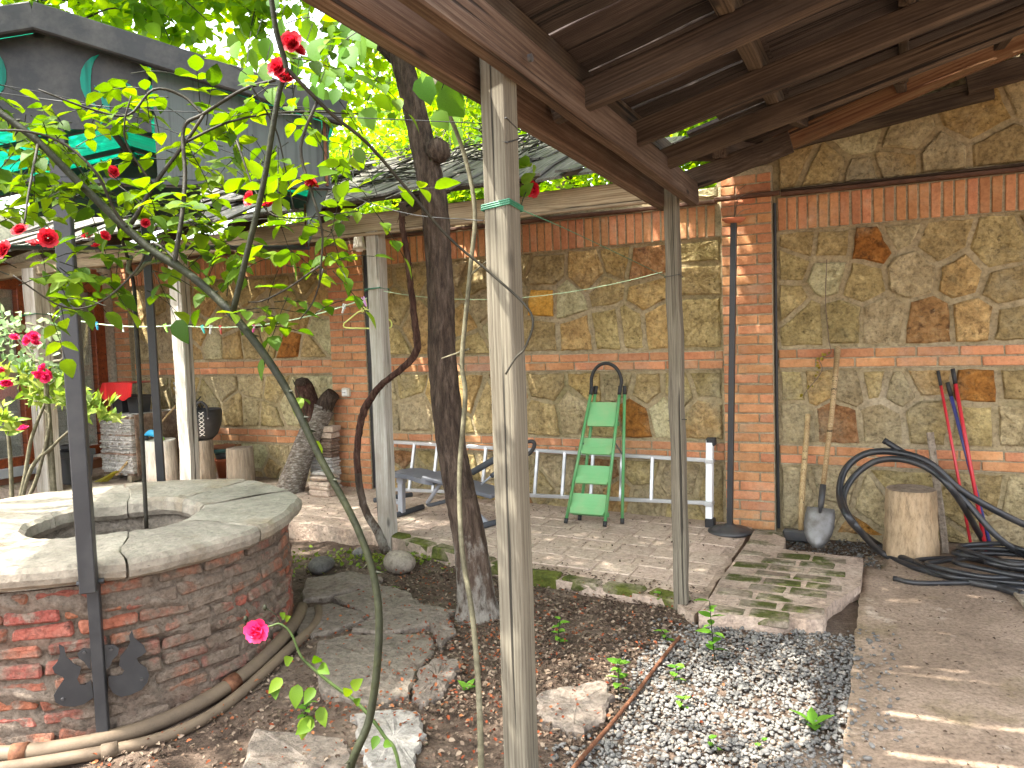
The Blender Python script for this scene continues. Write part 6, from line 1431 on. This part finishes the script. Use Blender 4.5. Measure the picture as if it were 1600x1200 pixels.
# ---- trees beyond the wall
random.seed(97)
far = [((-3.4, 8.6), 6.2, 2.1, 'bushy light green tree right behind the wall by the yard tree'), ((-1.0, 8.5), 6.4, 2.0, 'bushy bright tree right behind the wall at the canopy gap'), ((-5.9, 9.0), 5.2, 1.8, 'bushy tree right behind the wall near the well canopy'), ((-1.6, 9.5), 5.0, 2.3, 'bright feathery tree rising behind the lean-to roof'), ((-4.2, 10.5), 5.6, 2.4, 'light green tree behind the wall left of the yard tree'), ((1.6, 10.5), 5.6, 2.5, 'leafy tree behind the wall above the timber canopy'), ((-7.5, 12.5), 5.2, 2.2, 'yellow green tree beyond the wall behind the well canopy'), ((-11.5, 15), 4.6, 2.4, 'pale tree far beyond the house corner'), ((-2.6, 14), 7.2, 3.0, 'tall pale green tree standing behind the other trees'), ((4.5, 14), 7.0, 3.0, 'tall tree beyond the wall past the canopy')]
for k, ((x, y), h_, r, lab) in enumerate(far):
    t = thing('background_tree', lab, 'tree', (x, y, 0), 'trees beyond the wall'); P = smooth_path([(x, y, -.1), (x + U(-.2, .2), y, h_ * .4), (x + U(-.3, .3), y + U(-.2, .2), h_ * .8)], 5)
    trunk_mb(P, list(np.linspace(.16, .06, len(P))), 10).build('trunk', M['bark'], t, True); cl = []
    for _ in range(150 if k < 3 else 95):
        d = rvec(); rr = r * U(.35, 1.0) ** .5; cl.append((V3((x, y, h_ * .72)) + V3((d.x * rr, d.y * rr, d.z * rr * .85 * h_ / 5.4)), U(.5, 1.2)))
    for q in range(5):
        c = cl[q * 7][0]; MB().tube(smooth_path([P[8], P[-1].lerp(c, .5), c], 4), [.05, .012], 6).build('limb', M['bark'], t, True)
    crown('crown', M['far_leaf'], t, cl, 150, .08, (.30, .30, .26), seed=30 + k, cull=lambda P: (P[:, 1] > 6.4) & (P[:, 2] > .5))
# creeper with light leaves on the lean-to roof
CR = thing('roof_creeper', 'bright green creeper growing over the lean-to shingles', 'creeper', (-2.6, 5.6, 2.9)); cl = []; mb = MB()
for k in range(26):
    x, y = U(-4.6, -2.1), U(5.1, 6.4); p = V3((x, y, zr(min(y, 6.2)) + .12)); q = p + V3((U(-.4, .4), U(-.2, .2), U(.1, .4))); mb.tube(smooth_path([p, p.lerp(q, .5) + V3((0, 0, .08)), q], 3), [.006, .002], 5, cap=False); cl.append((q, U(.4, 1.0)))
tag(mb.build('stems', M['cane_grey'], CR, fix=False), kind='stuff'); crown('leaves', M['far_leaf'], CR, cl, 60, .05, (.2, .16, .12), seed=55)
for k, (bx, by) in enumerate(((245, 350), (225, 330), (90, 350), (110, 335), (455, 300))):
    pass
# ---- rose and shrub by the left window
random.seed(101)
RB = thing('bush_rose', 'bush rose with pink flowers and yellow green shrub leaves behind the well', 'rose bush', onz(35, 812, .05)); D0 = 5.6
st0 = [atD(x, 800, D0) for x in (28, 34, 44)]
for pxs in ([(30, 800), (40, 740), (48, 690), (62, 650), (75, 615), (72, 570)], [(32, 800), (50, 730), (80, 700), (100, 680), (150, 640)], [(40, 800), (60, 740), (78, 660), (70, 640)], [(20, 800), (15, 700), (5, 640), (-20, 600)], [(72, 600), (50, 560), (20, 520), (-10, 490)], [(72, 600), (100, 560), (85, 520), (40, 505)]):
    q0 = atD(*pxs[0], D0); P = smooth_path([V3((q0.x, q0.y, 0.0))] + [atD(x, y, D0) for x, y in pxs], 4); MB().tube(P, [.018, .014, .006], 7).build('stem', M['cane_grey'], RB, True)
lf = Leafer(RB, [leaf_mesh('leaf', M['shrub_leaf'], w=.36, fold=.12, droop=.1, n=4, serr=0) for _ in range(3)], limit=260); lg = Leafer(RB, [leaf_mesh('leaf', M['pale_leaf'], w=.6, fold=.1, droop=.1, n=4) for _ in range(2)], limit=160)
for (cx, cy), (sx_, sy_), n in (((80, 605), (40, 22), 26), ((150, 640), (22, 18), 14), ((35, 600), (30, 18), 14), ((5, 640), (15, 50), 14), ((120, 625), (30, 15), 12)):
    for _ in range(n):
        p = atD(random.gauss(cx, sx_ * .6), random.gauss(cy, sy_ * .6), D0 + U(-.3, .3)); d0 = rvec() + V3((0, 0, .8))
        for q in range(6): lf.add(orient(p + rvec() * .015, d0 * .8 + rvec(), rvec() + V3((0, -.5, .8)), U(.075, .12)))
for (cx, cy), (sx_, sy_), n in (((20, 510), (25, 20), 14), ((30, 550), (35, 25), 18), ((70, 530), (25, 20), 10), ((60, 585), (25, 10), 8), ((85, 575), (15, 12), 6)):
    for _ in range(n):
        p = atD(random.gauss(cx, sx_ * .6), random.gauss(cy, sy_ * .6), D0 + U(-.3, .2)); d0 = rvec()
        for q in range(4): lg.add(orient(p + rvec() * .05, d0 + rvec() * .8, rvec() + V3((0, -.5, .8)), U(.045, .075)))
lf.done(); lg.done()
for x, y, s in ((46, 532, .05), (52, 527, .045), (22, 528, .035), (0, 573, .05), (10, 595, .05), (62, 583, .05), (72, 588, .05), (80, 582, .045), (68, 577, .045), (37, 672, .045), (-3, 520, .04), (55, 538, .04)): rose_head(atD(x, y, D0 - .3), rvec() + V3((.4, -.8, .2)), s, M['rose_pink'], RB)
# ---- weeds
random.seed(111)
WL = [leaf_mesh('leaf', M['weed'], w=U(.45, .6), fold=.12, droop=U(.1, .3), n=5) for _ in range(3)]
def weed(px, label, h_=.12, n=9, s=.045, kind='up', zoff=0.):
    q = onz(*px, .01); base = V3((q.x, q.y, g(q.x, q.y) + zoff)); t = thing('weed', label, 'weed', base); mb = MB()
    if kind == 'up':
        tp_ = base + V3((U(-.03, .03), U(-.02, .02), h_)); P = smooth_path([base - V3((0, 0, .01)), base.lerp(tp_, .5) + V3((U(-.015, .015), 0, 0)), tp_], 4); mb.tube(P, [.003, .0015], 5); mb.build('stem', M['cane'], t)
        for k in range(n): p = P[int(len(P) * (.25 + .74 * k / n))]; a = k * 2.4; part('leaf', random.choice(WL), t, orient(p, V3((math.cos(a), math.sin(a), .25)), V3((0, 0, 1)) + rvec() * .3, s * U(.7, 1.1)))
    else:
        for k in range(n): a = k * 2 * PI / n + U(-.2, .2); part('leaf', random.choice(WL), t, orient(base + V3((0, 0, .015)), V3((math.cos(a), math.sin(a), U(.4, 1.0))), V3((0, 0, 1)) + rvec() * .2, s * U(.8, 1.2)))
weed((1118, 1035), 'tallest green weed growing in the gravel near the paved step', .30, 13, .075); weed((1050, 1065), 'small bright weed beside the rusty rod in gravel', .10, 6, .055)
weed((1065, 1105), 'young weed with yellowish leaves lower in the gravel', .06, 5, .045); weed((875, 1008), 'bushy little weed on soil right of the near post', .14, 10, .05); weed((965, 1085), 'trailing weed sprouting beside the flagstone and rod', .16, 11, .06)
weed((1270, 1135), 'long leaved dandelion in the gravel by the slab', 0, 4, .10, 'ros'); weed((1030, 945), 'dark leaved sprout at the mossy terrace edge', .06, 5, .05, zoff=.02); weed((1072, 950), 'dark sprout at the foot of the far post', .07, 5, .05)
weed((600, 852), 'light green sprout at the vine foot', .08, 7, .05); weed((672, 872), 'sprout on soil between the boulder and the tree', .05, 5, .05); weed((730, 1078), 'round leaved seedling on soil beside the slender stem', .03, 4, .05, 'ros')
weed((470, 1105), 'pale spiky weed beside the dusty pipes', .08, 9, .05); weed((1040, 1000), 'small weed by the upper end of the rusty rod', .07, 6, .045); weed((620, 925), 'tiny yellow green seedling on the flagstones', .04, 5, .035)
weed((1190, 1170), 'seedling in the front gravel', .04, 4, .035); weed((1120, 1170), 'narrow leaved sprout in the front gravel', .05, 4, .04); weed((515, 880), 'low weed clump between the boulders', .06, 9, .05, 'ros')
# dry yellow creeper on the wall
t = thing('wall_creeper', 'withered yellow creeper twig hanging on the stone wall', 'creeper', onY(1290, 560, 5.94)); P = smooth_path([onY(x, y, 5.945) for x, y in ((1292, 405), (1290, 470), (1295, 530), (1298, 552), (1280, 560), (1285, 575), (1278, 590), (1265, 605), (1255, 618))], 4); MB().tube(P, .003, 5).build('twig', M['dry'], t); mt_ = leaf_mesh('leaf', M['twig_y'], w=.6)
for k in range(22): part('leaf', mt_, t, orient(random.choice(P[12:]) + rvec() * .02, rvec(), V3((0, -1, .3)), U(.018, .035)))
